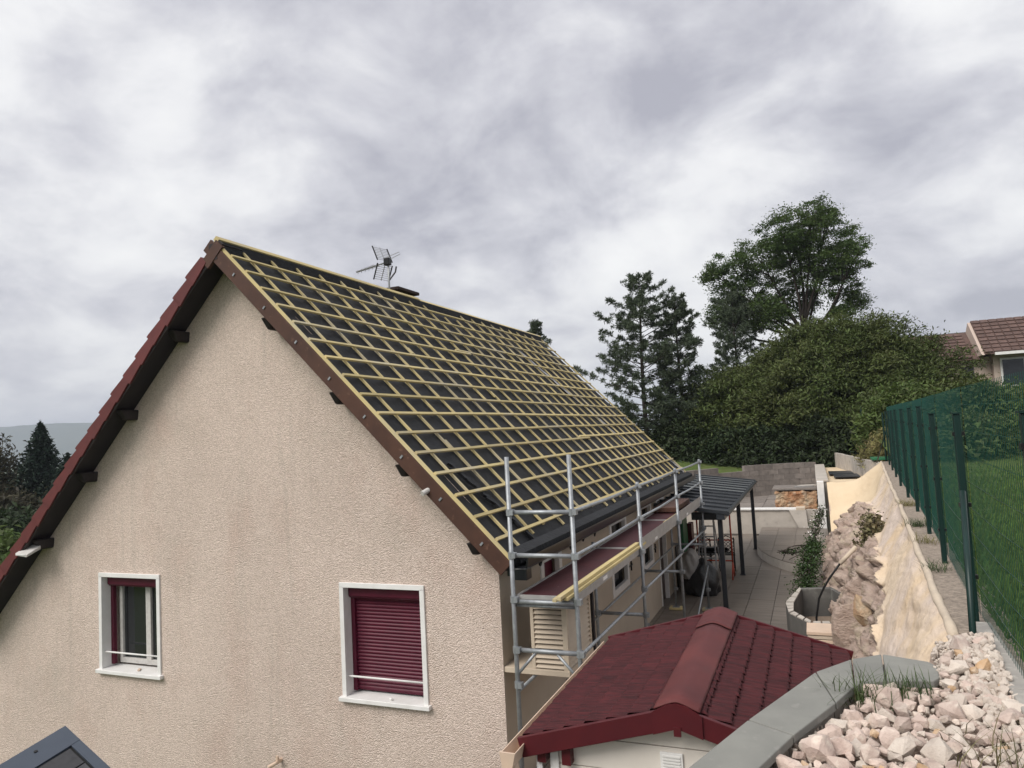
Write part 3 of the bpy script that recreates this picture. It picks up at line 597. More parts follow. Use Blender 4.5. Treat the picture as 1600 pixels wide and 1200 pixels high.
# air-conditioning cover
ac = thing('air_conditioner_cover', 'beige louvred box around an outdoor unit on the house wall', 'cover', (-2.85, 8.0, 1.38))
ax0, ax1, ay0, ay1, az0, az1 = -3.05, -2.62, 7.56, 8.46, 1.38, 2.19
for a, b in (((ax0, ay0, az0+.06), (ax0+.04, ay0+.04, az1)), ((ax1-.06, ay0, az0+.06), (ax1, ay0+.045, az1)), ((ax1-.045, ay1-.05, az0+.06), (ax1, ay1, az1)), ((ax0+.04, ay0, az1-.04), (ax1-.06, ay0+.04, az1)), ((ax1-.04, ay0+.045, az1-.04), (ax1, ay1-.05, az1))):
    MB().box(a, b).build('frame', 'beige', ac, bevel=.004)
MB().box((XW-.0, ay0-.02, az0), (ax1+.01, ay1, az0+.06)).build('base_tray', 'beige', ac, bevel=.004)
MB().box((ax0+.06, ay0+.10, az0+.08), (ax1-.10, ay1-.1, az1-.06)).build('unit', 'dark', ac)
n = 13; p = (az1-.05-az0-.07)/n
sme = MB().hexa([(ax0+.04, -.012, 0), (ax1-.06, -.012, 0), (ax1-.06, .004, 0), (ax0+.04, .004, 0), (ax0+.04, .022, p*.66), (ax1-.06, .022, p*.66), (ax1-.06, .036, p*.66), (ax0+.04, .036, p*.66)]).mesh('slat', 'beige')
sm2 = MB().hexa([(.012, ay0+.045, 0), (.012, ay1-.05, 0), (-.004, ay1-.05, 0), (-.004, ay0+.045, 0), (-.022, ay0+.045, p*.66), (-.022, ay1-.05, p*.66), (-.036, ay1-.05, p*.66), (-.036, ay0+.045, p*.66)]).mesh('slat', 'beige')
for k in range(n): link('slat', sme, ac, loc=(0, ay0+.012, az0+.075+k*p)); link('slat', sm2, ac, loc=(ax1-.012, 0, az0+.075+k*p))
MB().box((ax1-.03, ay1+.03, az0-.1), (ax1+.02, ay1+.09, az1)).build('corner_post', 'darkwood', ac)

# ------------------------------------------------------------------ garden shed
sh = thing('garden_shed', 'white boarded shed with a dark red tiled ridge roof beside the scaffold', 'shed', (-.87, 5.7, 0))
SXR, SZR, SY0, SY1, SHW, SZE = -.88, 2.335, 4.50, 6.78, 1.01, 2.05
sdx, sdz = SHW/math.hypot(SHW, SZR-SZE), -(SZR-SZE)/math.hypot(SHW, SZR-SZE); SS = math.hypot(SHW, SZR-SZE)
def sp(sg, s, y, h=0): return Vector((SXR+sg*(s*sdx-h*sdz), y, SZR+s*sdz+h*sdx))
for sg in (1, -1):
    nrow, ncol = 7, 15; cw = (SY1-SY0-.04)/ncol; rl = SS/nrow
    rs = MB().hexa([sp(sg, 0, SY0+.02, -.05), sp(sg, SS+.04, SY0+.02, -.05), sp(sg, SS+.04, SY1-.02, -.05), sp(sg, 0, SY1-.02, -.05), sp(sg, 0, SY0+.02, -.02), sp(sg, SS+.04, SY0+.02, -.02), sp(sg, SS+.04, SY1-.02, -.02), sp(sg, 0, SY1-.02, -.02)]).build('roof_slope', 'shed_board', sh)
    for r in range(nrow):
        t = MB(); prof = [(0, .004, .016), (.08, .012, .010), (.24, .018, .0), (.38, .010, .004), (.52, .016, .0), (.66, .010, .004), (.80, .018, -.004), (.93, .020, -.012), (1, .002, -.020)]
        a0 = sp(sg, r*rl-.02, 0, 0)
        for (u, hu, ds) in prof:
            e0 = (r+1)*rl+.014+ds
            for (s, hh) in ((r*rl-.02, -.012+hu*.6), (e0-.012, .012+hu), (e0, .006+hu), (e0, -.018)): t.v.append(tuple(sp(sg, s, u*(cw-.002), hh)-a0))
        for i in range(len(prof)-1):
            for j in range(3):
                q = (i*4+j, i*4+j+1, (i+1)*4+j+1, (i+1)*4+j); t.f.append(q if sg > 0 else q[::-1])
        tmesh = t.mesh('roof_tile', 'shed_tile')
        for c in range(ncol): link('roof_tile', tmesh, rs, loc=sp(sg, r*rl-.02, SY0+.02+c*cw, random.uniform(-.002, .003)))
    mb = MB(); mb.hexa([sp(sg, 0, SY0-.03, -.115), sp(sg, SS+.05, SY0-.03, -.115), sp(sg, SS+.05, SY0+.0, -.115), sp(sg, 0, SY0, -.115), sp(sg, 0, SY0-.03, .012), sp(sg, SS+.05, SY0-.03, .012), sp(sg, SS+.05, SY0, .012), sp(sg, 0, SY0, .012)])
    mb.build('fascia', 'shed_board', sh, bevel=.004)
    mb = MB(); mb.hexa([sp(sg, 0, SY1, -.08), sp(sg, SS+.05, SY1, -.08), sp(sg, SS+.05, SY1+.025, -.08), sp(sg, 0, SY1+.025, -.08), sp(sg, 0, SY1, .03), sp(sg, SS+.05, SY1, .03), sp(sg, SS+.05, SY1+.025, .03), sp(sg, 0, SY1+.025, .03)])
    mb.build('fascia', 'shed_board', sh, bevel=.004)
# wide smooth ridge caps
for k in range(2):
    ya, yb_ = ((SY0-.035, SY1-.50), (SY1-.53, SY1+.03))[k]; mb = MB(); rows = 14
    prof = [(-.14, -.026), (-.125, -.018), (-.10, -.008), (-.06, .010), (-.025, .021), (0, .025), (.025, .021), (.06, .010), (.10, -.008), (.125, -.018), (.14, -.026)]
    for i in range(rows+1):
        y = ya+(yb_-ya)*i/rows
        for (px_, pz) in prof: mb.v.append((SXR+px_*(1.0+.05*k), y, SZR+.022+pz+.010*k+.003*math.sin(i*1.7)))
    np_ = len(prof)
    for i in range(rows):
        for j in range(np_-1): mb.f.append((i*np_+j, i*np_+j+1, (i+1)*np_+j+1, (i+1)*np_+j))
    o = mb.build('ridge_cap', 'shed_ridge', sh, True); md = o.modifiers.new('solid', 'SOLIDIFY'); md.thickness = .008
mb = MB(); mb.prism([(-.22, -.20), (.22, -.20), (.22, -.045), (.06, .022), (0, .034), (-.06, .022), (-.22, -.045)], 0, .012)
mb.v = [(SXR+p[0], SY0-.030-p[2], SZR+p[1]+.012-(0 if p[1] > -.1 else abs(p[0])*-.0)) for p in mb.v]
q_ = [(-.15, -.165), (0, -.118), (.15, -.165), (.15, -.03), (.06, .020), (0, .032), (-.06, .020), (-.15, -.03)]
mb = MB(); mb.prism(q_, 0, .012); mb.v = [(SXR+p[0], SY0-.031-p[2], SZR+p[1]+.004) for p in mb.v]; mb.build('fascia_joint', 'shed_board', sh)
MB().prism([(SXR-.022, SY0-.052), (SXR+.022, SY0-.052), (SXR+.022, SY0-.0435), (SXR-.022, SY0-.0435)], SZR-.155, SZR-.10).build('finial_block', 'shed_board', sh)
# gable boards
wx0, wx1 = SXR-SHW+.17, SXR+SHW-.17
z = .02
def shroof(x): return SZR-abs(x-SXR)*(SZR-SZE)/SHW-.10
while z < SZR-.12:
    zt = min(z+.185, SZR); pts = []
    hw = min(.87, max(0, (SZR-.10-z)/((SZR-SZE)/SHW))); 
    top = [(-.87, min(zt, shroof(wx0))), (.87, min(zt, shroof(wx1)))]
    poly = [(-hw, z+.006), (hw, z+.006)]
    ht = (SZR-.10-zt)/((SZR-SZE)/SHW)
    if ht >= .87: poly += [(.87, zt), (-.87, zt)]
    elif ht > 0: poly += ([(.87, shroof(wx1))] if hw >= .87 else [])+[(ht, zt), (-ht, zt)]+([(-.87, shroof(wx0))] if hw >= .87 else [])
    else: poly += [(0, SZR-.10)]
    mb = MB(); mb.prism(poly, 0, .02); mb.v = [(SXR+p[0], SY0+.10-p[2], p[1]) for p in mb.v]
    mb.build('wall_board', 'shed_wall', sh, bevel=.003); z += .185
MB().box((wx0+.012, SY0+.102, 0), (wx1-.012, SY1-.1, 2.0)).build('carcass', 'shed_wall', sh)
MB().box((wx0-.03, SY0+.06, 0), (wx0+.03, SY0+.12, 2.02)).build('corner_trim', 'white', sh, bevel=.004)
for xx in (wx0-.10, wx0+.07): MB().box((xx, SY0+.01, SZE-.155), (xx+.06, SY0+.30, SZE-.055)).build('rafter_end', 'shed_board', sh)
ve = MB().box((SXR-.14, SY0+.064, 1.88), (SXR-.0, SY0+.079, 2.03)).build('vent_grille', 'white', sh, bevel=.003)
for k in range(7): MB().box((SXR-.125, SY0+.056, 1.893+k*.0185), (SXR-.015, SY0+.066, 1.901+k*.0185)).build('vent_slat', 'white', ve)
gx0 = SXR-SHW-.10
extr_y([(gx0, 2.02), (gx0+.012, 1.93), (gx0+.08, 1.93), (gx0+.10, 2.02), (gx0+.094, 2.02), (gx0+.074, 1.937), (gx0+.018, 1.937), (gx0+.007, 2.02)], SY0-.20, SY1, 'gutter', 'gutter_beige', sh)
MB().hexa([(gx0+.01, SY0-.20, 1.93), (gx0+.08, SY0-.20, 1.93), (gx0+.08, SY0-.194, 1.93), (gx0+.01, SY0-.194, 1.93), (gx0-.004, SY0-.203, 2.025), (gx0+.104, SY0-.203, 2.025), (gx0+.104, SY0-.19, 2.025), (gx0-.004, SY0-.19, 2.025)]).build('gutter_end', 'gutter_beige', sh)
MB().tube([(gx0+.05, SY0-.12, 1.93), (gx0+.06, SY0-.10, 1.86), (gx0+.12, SY0-.02, 1.74), (gx0+.13, SY0, 0)], .035, 10).build('downpipe', 'gutter_beige', sh, True)
MB().tube([(gx0+.17, SY0+.05, 2.0), (gx0+.17, SY0+.05, 0)], .022, 8).build('white_pipe', 'white', sh, True)

# ------------------------------------------------------------------ embankment: cut rock and sprayed mortar slope
SEC = [(5.3, [(.38, 1.2), (.44, 1.75), (.56, 2.15), (.72, 2.36), (.84, 2.41)]),
       (6.1, [(.12, .1), (.22, 1.1), (.32, 1.85), (.58, 2.18), (.82, 2.40)]),
       (8.0, [(.10, 0), (.28, .75), (.48, 1.42), (.74, 2.0), (.93, 2.4)]),
       (10, [(.10, 0), (.36, .85), (.58, 1.45), (.86, 2.0), (1.05, 2.4)]),
       (12.5, [(.12, 0), (.40, .85), (.70, 1.48), (1.0, 2.0), (1.21, 2.4)]),
       (15, [(.10, 0), (.44, .85), (.84, 1.45), (1.14, 1.95), (1.36, 2.4)]),
       (17.5, [(.06, 0), (.46, .85), (.98, 1.42), (1.28, 1.9), (1.49, 2.4)]),
       (20, [(.06, 0), (.42, .95), (.95, 1.50), (1.38, 1.88), (1.64, 2.4)]),
       (22, [(.15, .05), (.5, .92), (1.05, 1.45), (1.46, 1.85), (1.76, 2.4)]),
       (23.2, [(.30, .3), (.62, .55), (1.15, .85), (1.5, 1.55), (1.83, 2.4)]),
       (24.5, [(.32, .55), (.7, .65), (1.2, .95), (1.6, 1.55), (1.91, 2.4)]),
       (26.2, [(.34, 1.25), (.75, 1.25), (1.25, 1.4), (1.65, 1.85), (2.02, 2.42)]),
       (27.4, [(.34, 1.78), (.8, 1.76), (1.3, 1.86), (1.7, 2.15), (2.08, 2.44)]),
       (28.0, [(.34, 1.74), (.8, 1.72), (1.3, 1.82), (1.7, 2.10), (2.12, 2.40)])]
ys = np.array([s[0] for s in SEC]); CP = np.array([s[1] for s in SEC])
nU, nS = 420, 110
uu = np.linspace(5.3, 28.0, nU); ss = np.linspace(0, 4, nS)
PX = np.stack([np.interp(uu, ys, CP[:, k, 0]) for k in range(5)], 1); PZ = np.stack([np.interp(uu, ys, CP[:, k, 1]) for k in range(5)], 1)
def sm_interp(P):      # Catmull-Rom across the five control points
    Pe = np.concatenate([2*P[:, :1]-P[:, 1:2], P, 2*P[:, -1:]-P[:, -2:-1]], 1); o_ = np.zeros((nU, nS))
    for j, s in enumerate(ss):
        k = min(int(s), 3); t = s-k; p0, p1, p2, p3 = Pe[:, k], Pe[:, k+1], Pe[:, k+2], Pe[:, k+3]
        o_[:, j] = .5*(2*p1+(p2-p0)*t+(2*p0-5*p1+4*p2-p3)*t*t+(3*p1-p0-3*p2+p3)*t**3)
    return o_
EX, EZ = sm_interp(PX), sm_interp(PZ); EY = np.repeat(uu[:, None], nS, 1); ES = np.repeat(ss[None], nU, 0)
bnd = 2.05+.55*fbm(EY, ES, .55, 3, 31)*2+np.interp(EY, [5, 6, 8, 10, 12, 18, 21, 22.6, 23.2], [-2.4, -1.6, -.7, .15, .45, .6, .6, .5, -2.2])
rockw = np.clip((bnd-ES)*3+.5, 0, 1)
A_, B_ = EY, ES*.62
def cells(u, v, cu, cv, seed):      # blocky facets: per-cell offset plus a tilt
    u = u/cu; v = v/cv; iu, iv = np.floor(u), np.floor(v); best = np.full(u.shape, 9e9); val = np.zeros(u.shape); sec = np.full(u.shape, 9e9)
    def hh(a, b, k): q = np.sin(a*127.1+b*311.7+k*74.7+seed*13.1)*43758.5453; return q-np.floor(q)
    for du in (-1, 0, 1):
        for dv in (-1, 0, 1):
            a, b = iu+du, iv+dv; px_, py_ = a+hh(a, b, 1), b+hh(a, b, 2); d_ = (u-px_)**2+(v-py_)**2; h0 = hh(a, b, 3)+(u-px_)*(hh(a, b, 4)-.5)*.9+(v-py_)*(hh(a, b, 5)-.6)*1.0
            sec = np.where(d_ < best, best, np.minimum(sec, d_)); val = np.where(d_ < best, h0, val); best = np.minimum(best, d_)
    return val, np.clip((np.sqrt(sec)-np.sqrt(best))*6, 0, 1)
wA, wB = A_+fbm(A_, B_, 1.5, 3, 81)*.5, B_+fbm(A_, B_, 1.5, 3, 82)*.35
c1_, e1_ = cells(wA, wB, .75, .30, 3); c2_, e2_ = cells(wA, wB, .26, .11, 5)
ro = c1_*.42+c2_*.15-(1-e1_)*.26-(1-e2_)*.09+fbm(A_, B_, .7, 3, 41)*.5+fbm(A_, B_, 7, 4, 47)*.20-.12
so_ = fbm(A_*.7, B_, 1.1, 4, 71)*.16+np.abs(fbm(A_*.5+B_*1.6, B_*.35, 2.3, 3, 73))*.05
disp = ro*rockw*.55+so_*(1-rockw)*1.05
edge = np.clip((ES)/.25, 0, 1)*np.clip((4-ES)/.3, 0, 1); disp *= edge
nX, nZ = -.86, .5
V = np.stack([EX+disp*nX, EY+fbm(A_, B_, 4, 2, 91)*.05*rockw*edge, EZ+disp*nZ], -1).reshape(-1, 3)
F = grid_faces(nU, nS)[:, ::-1]; fw = rockw.reshape(-1)[F].mean(1); fy = EY.reshape(-1)[F].mean(1)+.5*fbm(EY, ES, 1.2, 3, 5).reshape(-1)[F].mean(1)
for nm, mk, ma in (('rock_face', fw > .5, 'rock'), ('mortar_slope', (fw <= .5) & (fy < 22.7), 'sprayed'), ('sand_slope', (fw <= .5) & (fy >= 22.7), 'sand')):
    f_ = F[mk]; uq, inv = np.unique(f_, return_inverse=True); struct(link(nm, raw_mesh(nm, V[uq], inv.reshape(f_.shape), ma, nm != 'rock_face')))
# rounded mortar curb along the top
def curbX(y): return float(np.interp(y, ys, CP[:, 4, 0]))
FEN = [(-1.0, .68), (1.5, .80), (4.03, .93), (6.53, 1.05), (9.04, 1.22), (11.17, 1.36), (13.65, 1.52), (15.9, 1.63), (18.4, 1.76), (21.0, 1.92), (23.5, 2.07), (26.0, 2.22)]
def fenX(y): return float(np.interp(y, [f[0] for f in FEN], [f[1] for f in FEN]))
pts, rad = [], []
for k in range(92):
    y = 6.15+k*.2375; pts.append((curbX(y)+.02+.005*math.sin(y*3.1), y, 2.405+.006*math.sin(y*2.3)+.004*math.sin(y*7))); rad.append(.036+.003*math.sin(y*5.3)+.003*math.sin(y*13))
curb = MB().tube(pts, rad, 10).build('mortar_curb', 'curb', None, True); struct(curb)
mb = MB(); yl = np.linspace(5.3, 28, 60)
for a, b in zip(yl[:-1], yl[1:]): mb.quad((curbX(a), a, 2.405), (fenX(a)+.25, a, 2.41), (fenX(b)+.25, b, 2.41), (curbX(b), b, 2.405))
struct(mb.build('gravel_strip', 'gravel'))

# ------------------------------------------------------------------ coping wall and stone bed
cfar = [(-1.15, 2.0), (-.90, 2.75), (-.65, 3.48), (-.43, 4.12), (-.09, 4.99), (.13, 5.30), (.32, 5.45), (.60, 5.34)]
cnear = [(-.88, 1.95), (-.63, 2.66), (-.40, 3.40), (-.20, 3.98), (.01, 4.48), (.12, 4.78), (.30, 4.92), (.56, 4.98)]
cw_ = thing('retaining_wall', 'low retaining wall capped with smooth grey coping slabs round the stones', 'wall', (-.2, 4.4, 0))
for i in range(len(cfar)-1):
    a, b, c, d = cfar[i], cfar[i+1], cnear[i+1], cnear[i]
    def ins(p, q, t): return (p[0]+(q[0]-p[0])*t, p[1]+(q[1]-p[1])*t)
    g = .006
    L_ = math.hypot(b[0]-a[0], b[1]-a[1]); e_ = g/L_
    q = [ins(a, b, e_), ins(a, b, 1-e_), ins(d, c, 1-e_), ins(d, c, e_)]
    if i == len(cfar)-2: q = [ins(a, b, e_), ins(a, b, .93), (.615, 5.27), (.60, 5.05), c, ins(d, c, e_)]
    MB().prism(q[::-1], 2.405, 2.452).build('coping_slab', 'coping', cw_, bevel=.006)
    if i == len(cfar)-2: q = [a, (.50, 5.33), (.52, 5.05), d]
    q2 = [ins(q[0], q[-1], .12), ins(q[1], q[-2] if i < len(cfar)-2 else q[2], .12), ins(q[2] if i < len(cfar)-2 else q[2], q[1], .12), ins(q[-1], q[0], .12)]
    MB().prism(q2[::-1], -.1, 2.403).build('wall_core', 'concrete', cw_)
bed = []
for t in np.linspace(0, 1, 30):
    pass
mb = MB(); yl = np.linspace(1.2, 5.6, 40)
def bedL(y): return float(np.interp(y, [p[1] for p in cnear]+[5.3, 5.7], [p[0] for p in cnear]+[.62, .7]))-.05
def bedz(x, y): return 2.36+.10*np.clip((y-4.6)/.9, 0, 1)-.0*x+.05*np.clip((x-.5)/.4, 0, 1)
for a, b in zip(yl[:-1], yl[1:]):
    for u0_, u1_ in ((0, .5), (.5, 1)):
        def P(y, u): xl = bedL(y); xr = fenX(y)-.02; x = xl+(xr-xl)*u; return (x, y, float(bedz(x, y))-.03)
        mb.quad(P(a, u0_), P(a, u1_), P(b, u1_), P(b, u0_))
sb_ = struct(mb.build('stone_bed', 'bedding'))
def stone_mesh(seed, name, mat, npt=27):
    r = random.Random(seed); bm = bmesh.new(); sx, sy_, sz = r.uniform(.8, 1.25), r.uniform(.7, 1.05), r.uniform(.55, .85)
    for k in range(npt):
        v = Vector((r.gauss(0, 1), r.gauss(0, 1), r.gauss(0, 1))).normalized(); v = Vector([max(-.72, min(.72, c)) for c in v])*r.uniform(.82, 1.1)
        bm.verts.new((v.x*sx*.5, v.y*sy_*.5, v.z*sz*.5))
    res = bmesh.ops.convex_hull(bm, input=bm.verts)
    bmesh.ops.delete(bm, geom=[g for g in res['geom_interior'] if isinstance(g, bmesh.types.BMVert)], context='VERTS')
    me = bpy.data.meshes.new(name); bm.to_mesh(me); bm.free(); me.materials.append(mt[mat]); return me
kinds = ['stone']*10+['stone_white']*3+['stone_tan']*1
SM = [stone_mesh(100+k, 'stone', kinds[k % 14]) for k in range(28)]
placed = []; cell = {}
r = random.Random(5); tries = 0
def sizeof(y): return r.choice([.06, .08, .095, .105, .12, .13, .15, .175])
while len(placed) < 760 and tries < 40000:
    tries += 1; y = r.uniform(2.6, 5.62); x = r.uniform(bedL(y)+.10, fenX(y)-.07)
    if y > 4.9 and x < .60: continue
    if y > 5.35 and x < .66: continue
    d = sizeof(y)
    ok = True
    for (px, py, pd) in placed:
        if (px-x)**2+(py-y)**2 < (.385*(d+pd))**2: ok = False; break
    if ok: placed.append((x, y, d))
placed.sort(key=lambda p: -(p[2]/(p[1]*1.0+.5)) if p[1] > 3.2 else 0)
rest = MB(); cnt = 0
for (x, y, d) in placed:
    z = float(bedz(x, y))+d*.18+r.uniform(-.012, .03); me = SM[r.randrange(28)]
    rot = (r.uniform(-.5, .5), r.uniform(-.5, .5), r.uniform(0, 6.28)); sc_ = d*1.12
    if cnt < 300 and y > 3.2:
        link('stone', me, sb_, loc=(x, y, z), rot=rot, scale=(sc_, sc_, sc_)); cnt += 1
    else:
        from mathutils import Euler
        Mx = Matrix.LocRotScale(Vector((x, y, z)), Euler(rot), Vector((sc_,)*3)); b0 = len(rest.v)
        rest.v += [tuple(Mx @ v.co) for v in me.vertices]; rest.f += [tuple(b0+i for i in p.vertices) for p in me.polygons]
for k in range(1500):      # small chips filling the gaps
    y = r.uniform(2.6, 5.7); x = r.uniform(bedL(y)+.02, fenX(y)-.03)
    if y > 4.9 and x < .60: continue
    d = r.uniform(.015, .05)*(1.6 if x > fenX(y)-.25 else 1); me = SM[r.randrange(28)]
    Mx = Matrix.LocRotScale(Vector((x, y, float(bedz(x, y))-.01+r.uniform(0, .03)+(.03 if x > fenX(y)-.2 else 0))), Euler((r.random()*3, r.random()*3, r.random()*6)), Vector((d, d, d))); b0 = len(rest.v)
    rest.v += [tuple(Mx @ v.co) for v in me.vertices]; rest.f += [tuple(b0+i for i in p.vertices) for p in me.polygons]
struct(rest.build('small_stones', 'stone_white', sb_), 'stuff')

# ------------------------------------------------------------------ planter, soil, slabs, boulders
yl = np.linspace(6.9, 13.2, 40); xl_ = np.linspace(-.42, .6, 14); XX, Y_ = np.meshgrid(xl_, yl, indexing='ij')
ZZ = .62*np.clip((XX+.40)/.28, 0, 1)*np.clip((13.0-Y_)/.5, 0, 1)+fbm(XX, Y_, 3, 4, 9)*.10+.02+.3*np.clip(XX-.1, 0, 1)
struct(link('soil_bank', raw_mesh('soil_bank', np.stack([XX, Y_, ZZ], -1).reshape(-1, 3), grid_faces(14, 40), 'soil', True)))
po = [(-.68, 14.25), (-.60, 13.5), (-.24, 12.86), (.22, 12.95), (.34, 13.6), (.34, 15.2), (.12, 15.75), (-.45, 15.6)]
plr = thing('octagonal_planter', 'unfinished grey octagonal planter of hollow concrete blocks below the rock', 'planter', (-.15, 14.3, 0))
cx_, cy_ = -.13, 14.3
for i in range(8):
    a, b = po[i], po[(i+1) % 8]
    def inn(p): d = Vector((cx_-p[0], cy_-p[1])); d = d.normalized()*.14; return (p[0]+d.x, p[1]+d.y)
    w = MB().prism([a, b, inn(b), inn(a)], 0, .68).build('wall_panel', 'planter', plr, bevel=.006)
    for t in (.05, .37, .69):
        def lr(p, q, t): return (p[0]+(q[0]-p[0])*t, p[1]+(q[1]-p[1])*t)
        q = [lr(a, b, t), lr(a, b, t+.26), lr(inn(a), inn(b), t+.26), lr(inn(a), inn(b), t)]
        if i in (0, 1, 2, 7): MB().prism(q, .6805, .705).build('rim_block', 'pale_concrete', w, bevel=.004)
MB().prism([(p[0]*.8+cx_*.2, p[1]*.8+cy_*.2) for p in po], 0, .18).build('soil_fill', 'soil', plr)
MB().box((-.18, 13.35, .18), (.12, 13.75, .42)).build('inner_step', 'planter', plr, bevel=.01)
for k in range(4):
    r_ = random.uniform(-.015, .015)
    tag(MB().box((-.29+r_, 11.4+r_, .74+k*.058), (.17+r_, 11.9, .788+k*.058)).build('paving_slab', 'gutter_beige' if k % 2 else 'curb', bevel=.006), 'pale paving slab in the small stack on soil before the planter', 'slab', 'stacked paving slabs')
def boulder(name, label, c, size, seed, mat='rock'):
    bm = bmesh.new(); bmesh.ops.create_icosphere(bm, subdivisions=4, radius=1)
    pts = np.array([v.co[:] for v in bm.verts]); rr = random.Random(seed)
    for _ in range(9):
        nv_ = Vector((rr.gauss(0, 1), rr.gauss(0, 1), rr.gauss(0, 1))).normalized(); dd = rr.uniform(.5, .8); pr = pts@np.array(nv_); ex = np.clip(pr-dd, 0, None); pts -= ex[:, None]*np.array(nv_)[None]*.92
    nse = fbm(pts[:, 0]*3+pts[:, 2]*2, pts[:, 1]*3-pts[:, 2], 1.0, 5, seed)*.22
    pts *= (1+nse)[:, None]
    for v, p in zip(bm.verts, pts): v.co = (c[0]+p[0]*size[0], c[1]+p[1]*size[1], c[2]+p[2]*size[2])
    me = bpy.data.meshes.new(name); bm.to_mesh(me); bm.free(); me.materials.append(mt[mat])
    return tag(link(name, me), label, 'boulder')
boulder('boulder', 'tall brown boulder beside the stacked paving slabs', (.27, 11.35, 1.0), (.22, .3, .48), 3)
boulder('boulder', 'smaller tan boulder wedged between tall boulder and mortar slope', (.52, 11.3, 1.25), (.18, .3, .36), 8, 'orange_earth')
boulder('boulder', 'rounded rock half buried at the slope foot behind the shed', (.42, 9.0, .95), (.2, .35, .3), 12)
pp = thing('drain_pipe', 'black flexible pipe curving from the planter up to the rock', 'pipe', (-.17, 13.6, .2))
MB().tube([(-.17, 13.6, .35), (-.165, 13.6, .61), (-.10, 13.6, .94), (-.01, 13.6, 1.12), (.08, 13.6, 1.27), (.19, 13.62, 1.42), (.29, 13.64, 1.55)], .018, 10).build('hose', 'plastic', pp, True)
MB().tube([(.27, 13.63, 1.53), (.55, 13.75, 1.80)], .036, 10).build('sleeve', 'curb', pp, True)

# ------------------------------------------------------------------ far courtyard under construction
MB_ = MB().box((-6.0, 27.35, 0), (.05, 27.6, .84)); lw = thing('garden_wall', 'pale rendered low wall with white capping at the terrace end', 'wall', (-2, 27.5, 0))
MB_.build('wall_body', 'pale_concrete', lw); MB().box((-6.0, 27.29, .84), (-.72, 27.66, .90)).build('capping', 'white', lw, bevel=.008); MB().box((-.715, 27.25, .84), (-.42, 27.70, .93)).build('capping', 'curb', lw, bevel=.01)
MB().hexa([(-.55, 27.15, 0), (-.35, 27.15, 0), (-.35, 27.35, 0), (-.55, 27.35, 0), (-.95, 27.22, .84), (-.40, 27.22, .84), (-.40, 27.35, .84), (-.95, 27.35, .84)]).build('buttress', 'pale_concrete', lw)
cf_ = struct(MB().box((-9, 27.6, -.3), (.30, 37.5, .5)).build('courtyard_floor', 'block')); csl = MB().box((0, 0, 0), (1.16, 1.16, .035)).mesh('slab', 'block')
for i in range(5):
    for j in range(7): link('slab', csl, cf_, loc=(-5.6+i*1.18, 27.9+j*1.18, .502+random.uniform(0, .03)))
arc = [(-7.5, 29.0), (-6.2, 31.2), (-5.0, 32.8), (-4.1, 34.0), (-3.1, 35.0), (-2.0, 35.8), (-.9, 36.3), (.25, 36.6)]
bw = thing('block_wall', 'curved retaining wall of bare grey concrete blocks behind the courtyard', 'wall', (-3, 34, 0))
bme = MB().box((-.245, -.1, 0), (.245, .1, .242)).mesh('block', 'block')
seg = [Vector((p[0], p[1], 0)) for p in arc]; Ls = [0]
for a, b in zip(seg[:-1], seg[1:]): Ls.append(Ls[-1]+(b-a).length)
for c in range(6):
    t = (c % 2)*.25
    while t < Ls[-1]:
        k = max(i for i in range(len(Ls)) if Ls[i] <= t); k = min(k, len(seg)-2); f_ = (t-Ls[k])/(Ls[k+1]-Ls[k]); p = seg[k].lerp(seg[k+1], f_); d = seg[k+1]-seg[k]
        if not (c == 5 and (t < 3 or 6.2 < t < 7.4)): link('block', bme, bw, loc=(p.x, p.y, .5+c*.248), rot=(0, 0, math.atan2(d.y, d.x)))
        t += .5
rw = thing('concrete_wall', 'thick pale wall running back between courtyard and sand slope', 'wall', (.18, 31, 0))
MB().box((.05, 27.45, 0), (.34, 36.5, 1.80)).build('wall_body', 'pale_concrete', rw); MB().box((.00, 27.40, 1.80), (.40, 36.5, 1.87)).build('capping', 'pale_concrete', rw, bevel=.01)
MB().box((.02, 27.0, 0), (.24, 27.40, 1.84)).build('end_post', 'white', rw, bevel=.01)
eb = MB().box((-1.45, 29.0, .5), (-.03, 30.6, 1.32)); o = eb.build('earth_block', 'orange_earth'); tag(o, 'block of raw orange earth left standing in the courtyard', 'earth')
sub = o.modifiers.new('s', 'SUBSURF'); sub.subdivision_type = 'SIMPLE'; sub.levels = sub.render_levels = 5
tx = bpy.data.textures.new('earth', 'CLOUDS'); tx.noise_scale = .22; dm = o.modifiers.new('d', 'DISPLACE'); dm.texture = tx; dm.strength = .22; dm.mid_level = .5; dm.texture_coords = 'GLOBAL'
tag(MB().box((-1.55, 28.95, 1.38), (.0, 30.5, 1.45)).build('cap_slab', 'block', bevel=.01), 'thin concrete slab lying on the orange earth block', 'slab')
for k in range(3): tag(MB().bar((-.75+.1*k, 29.3+.25*k, 1.475), (-.1+.06*k, 29.5+.28*k, 1.475), .18, .045).build('grey_plank', 'pale_concrete' if k else 'aluminium'), ['bright metal plank on the slab over the earth block', 'grey plank beside the bright metal plank on the slab', 'grey plank farthest from the bright metal plank on the slab'][k], 'plank', 'planks on the slab')
bk = thing('boundary_wall', 'upright grey concrete panel wall climbing beside the sand slope', 'wall', (1.4, 32, 1.5))
pa, pb = Vector((.95, 37.2, 0)), Vector((2.15, 28.1, 0))
for k in range(14):
    a, b = pa.lerp(pb, k/14+.003), pa.lerp(pb, (k+1)/14-.003); MB().bar((a.x, a.y, 1.85), (b.x, b.y, 1.85), .12, 1.0+.015*(k % 3)).build('wall_panel', 'pale_concrete', bk, bevel=.01)
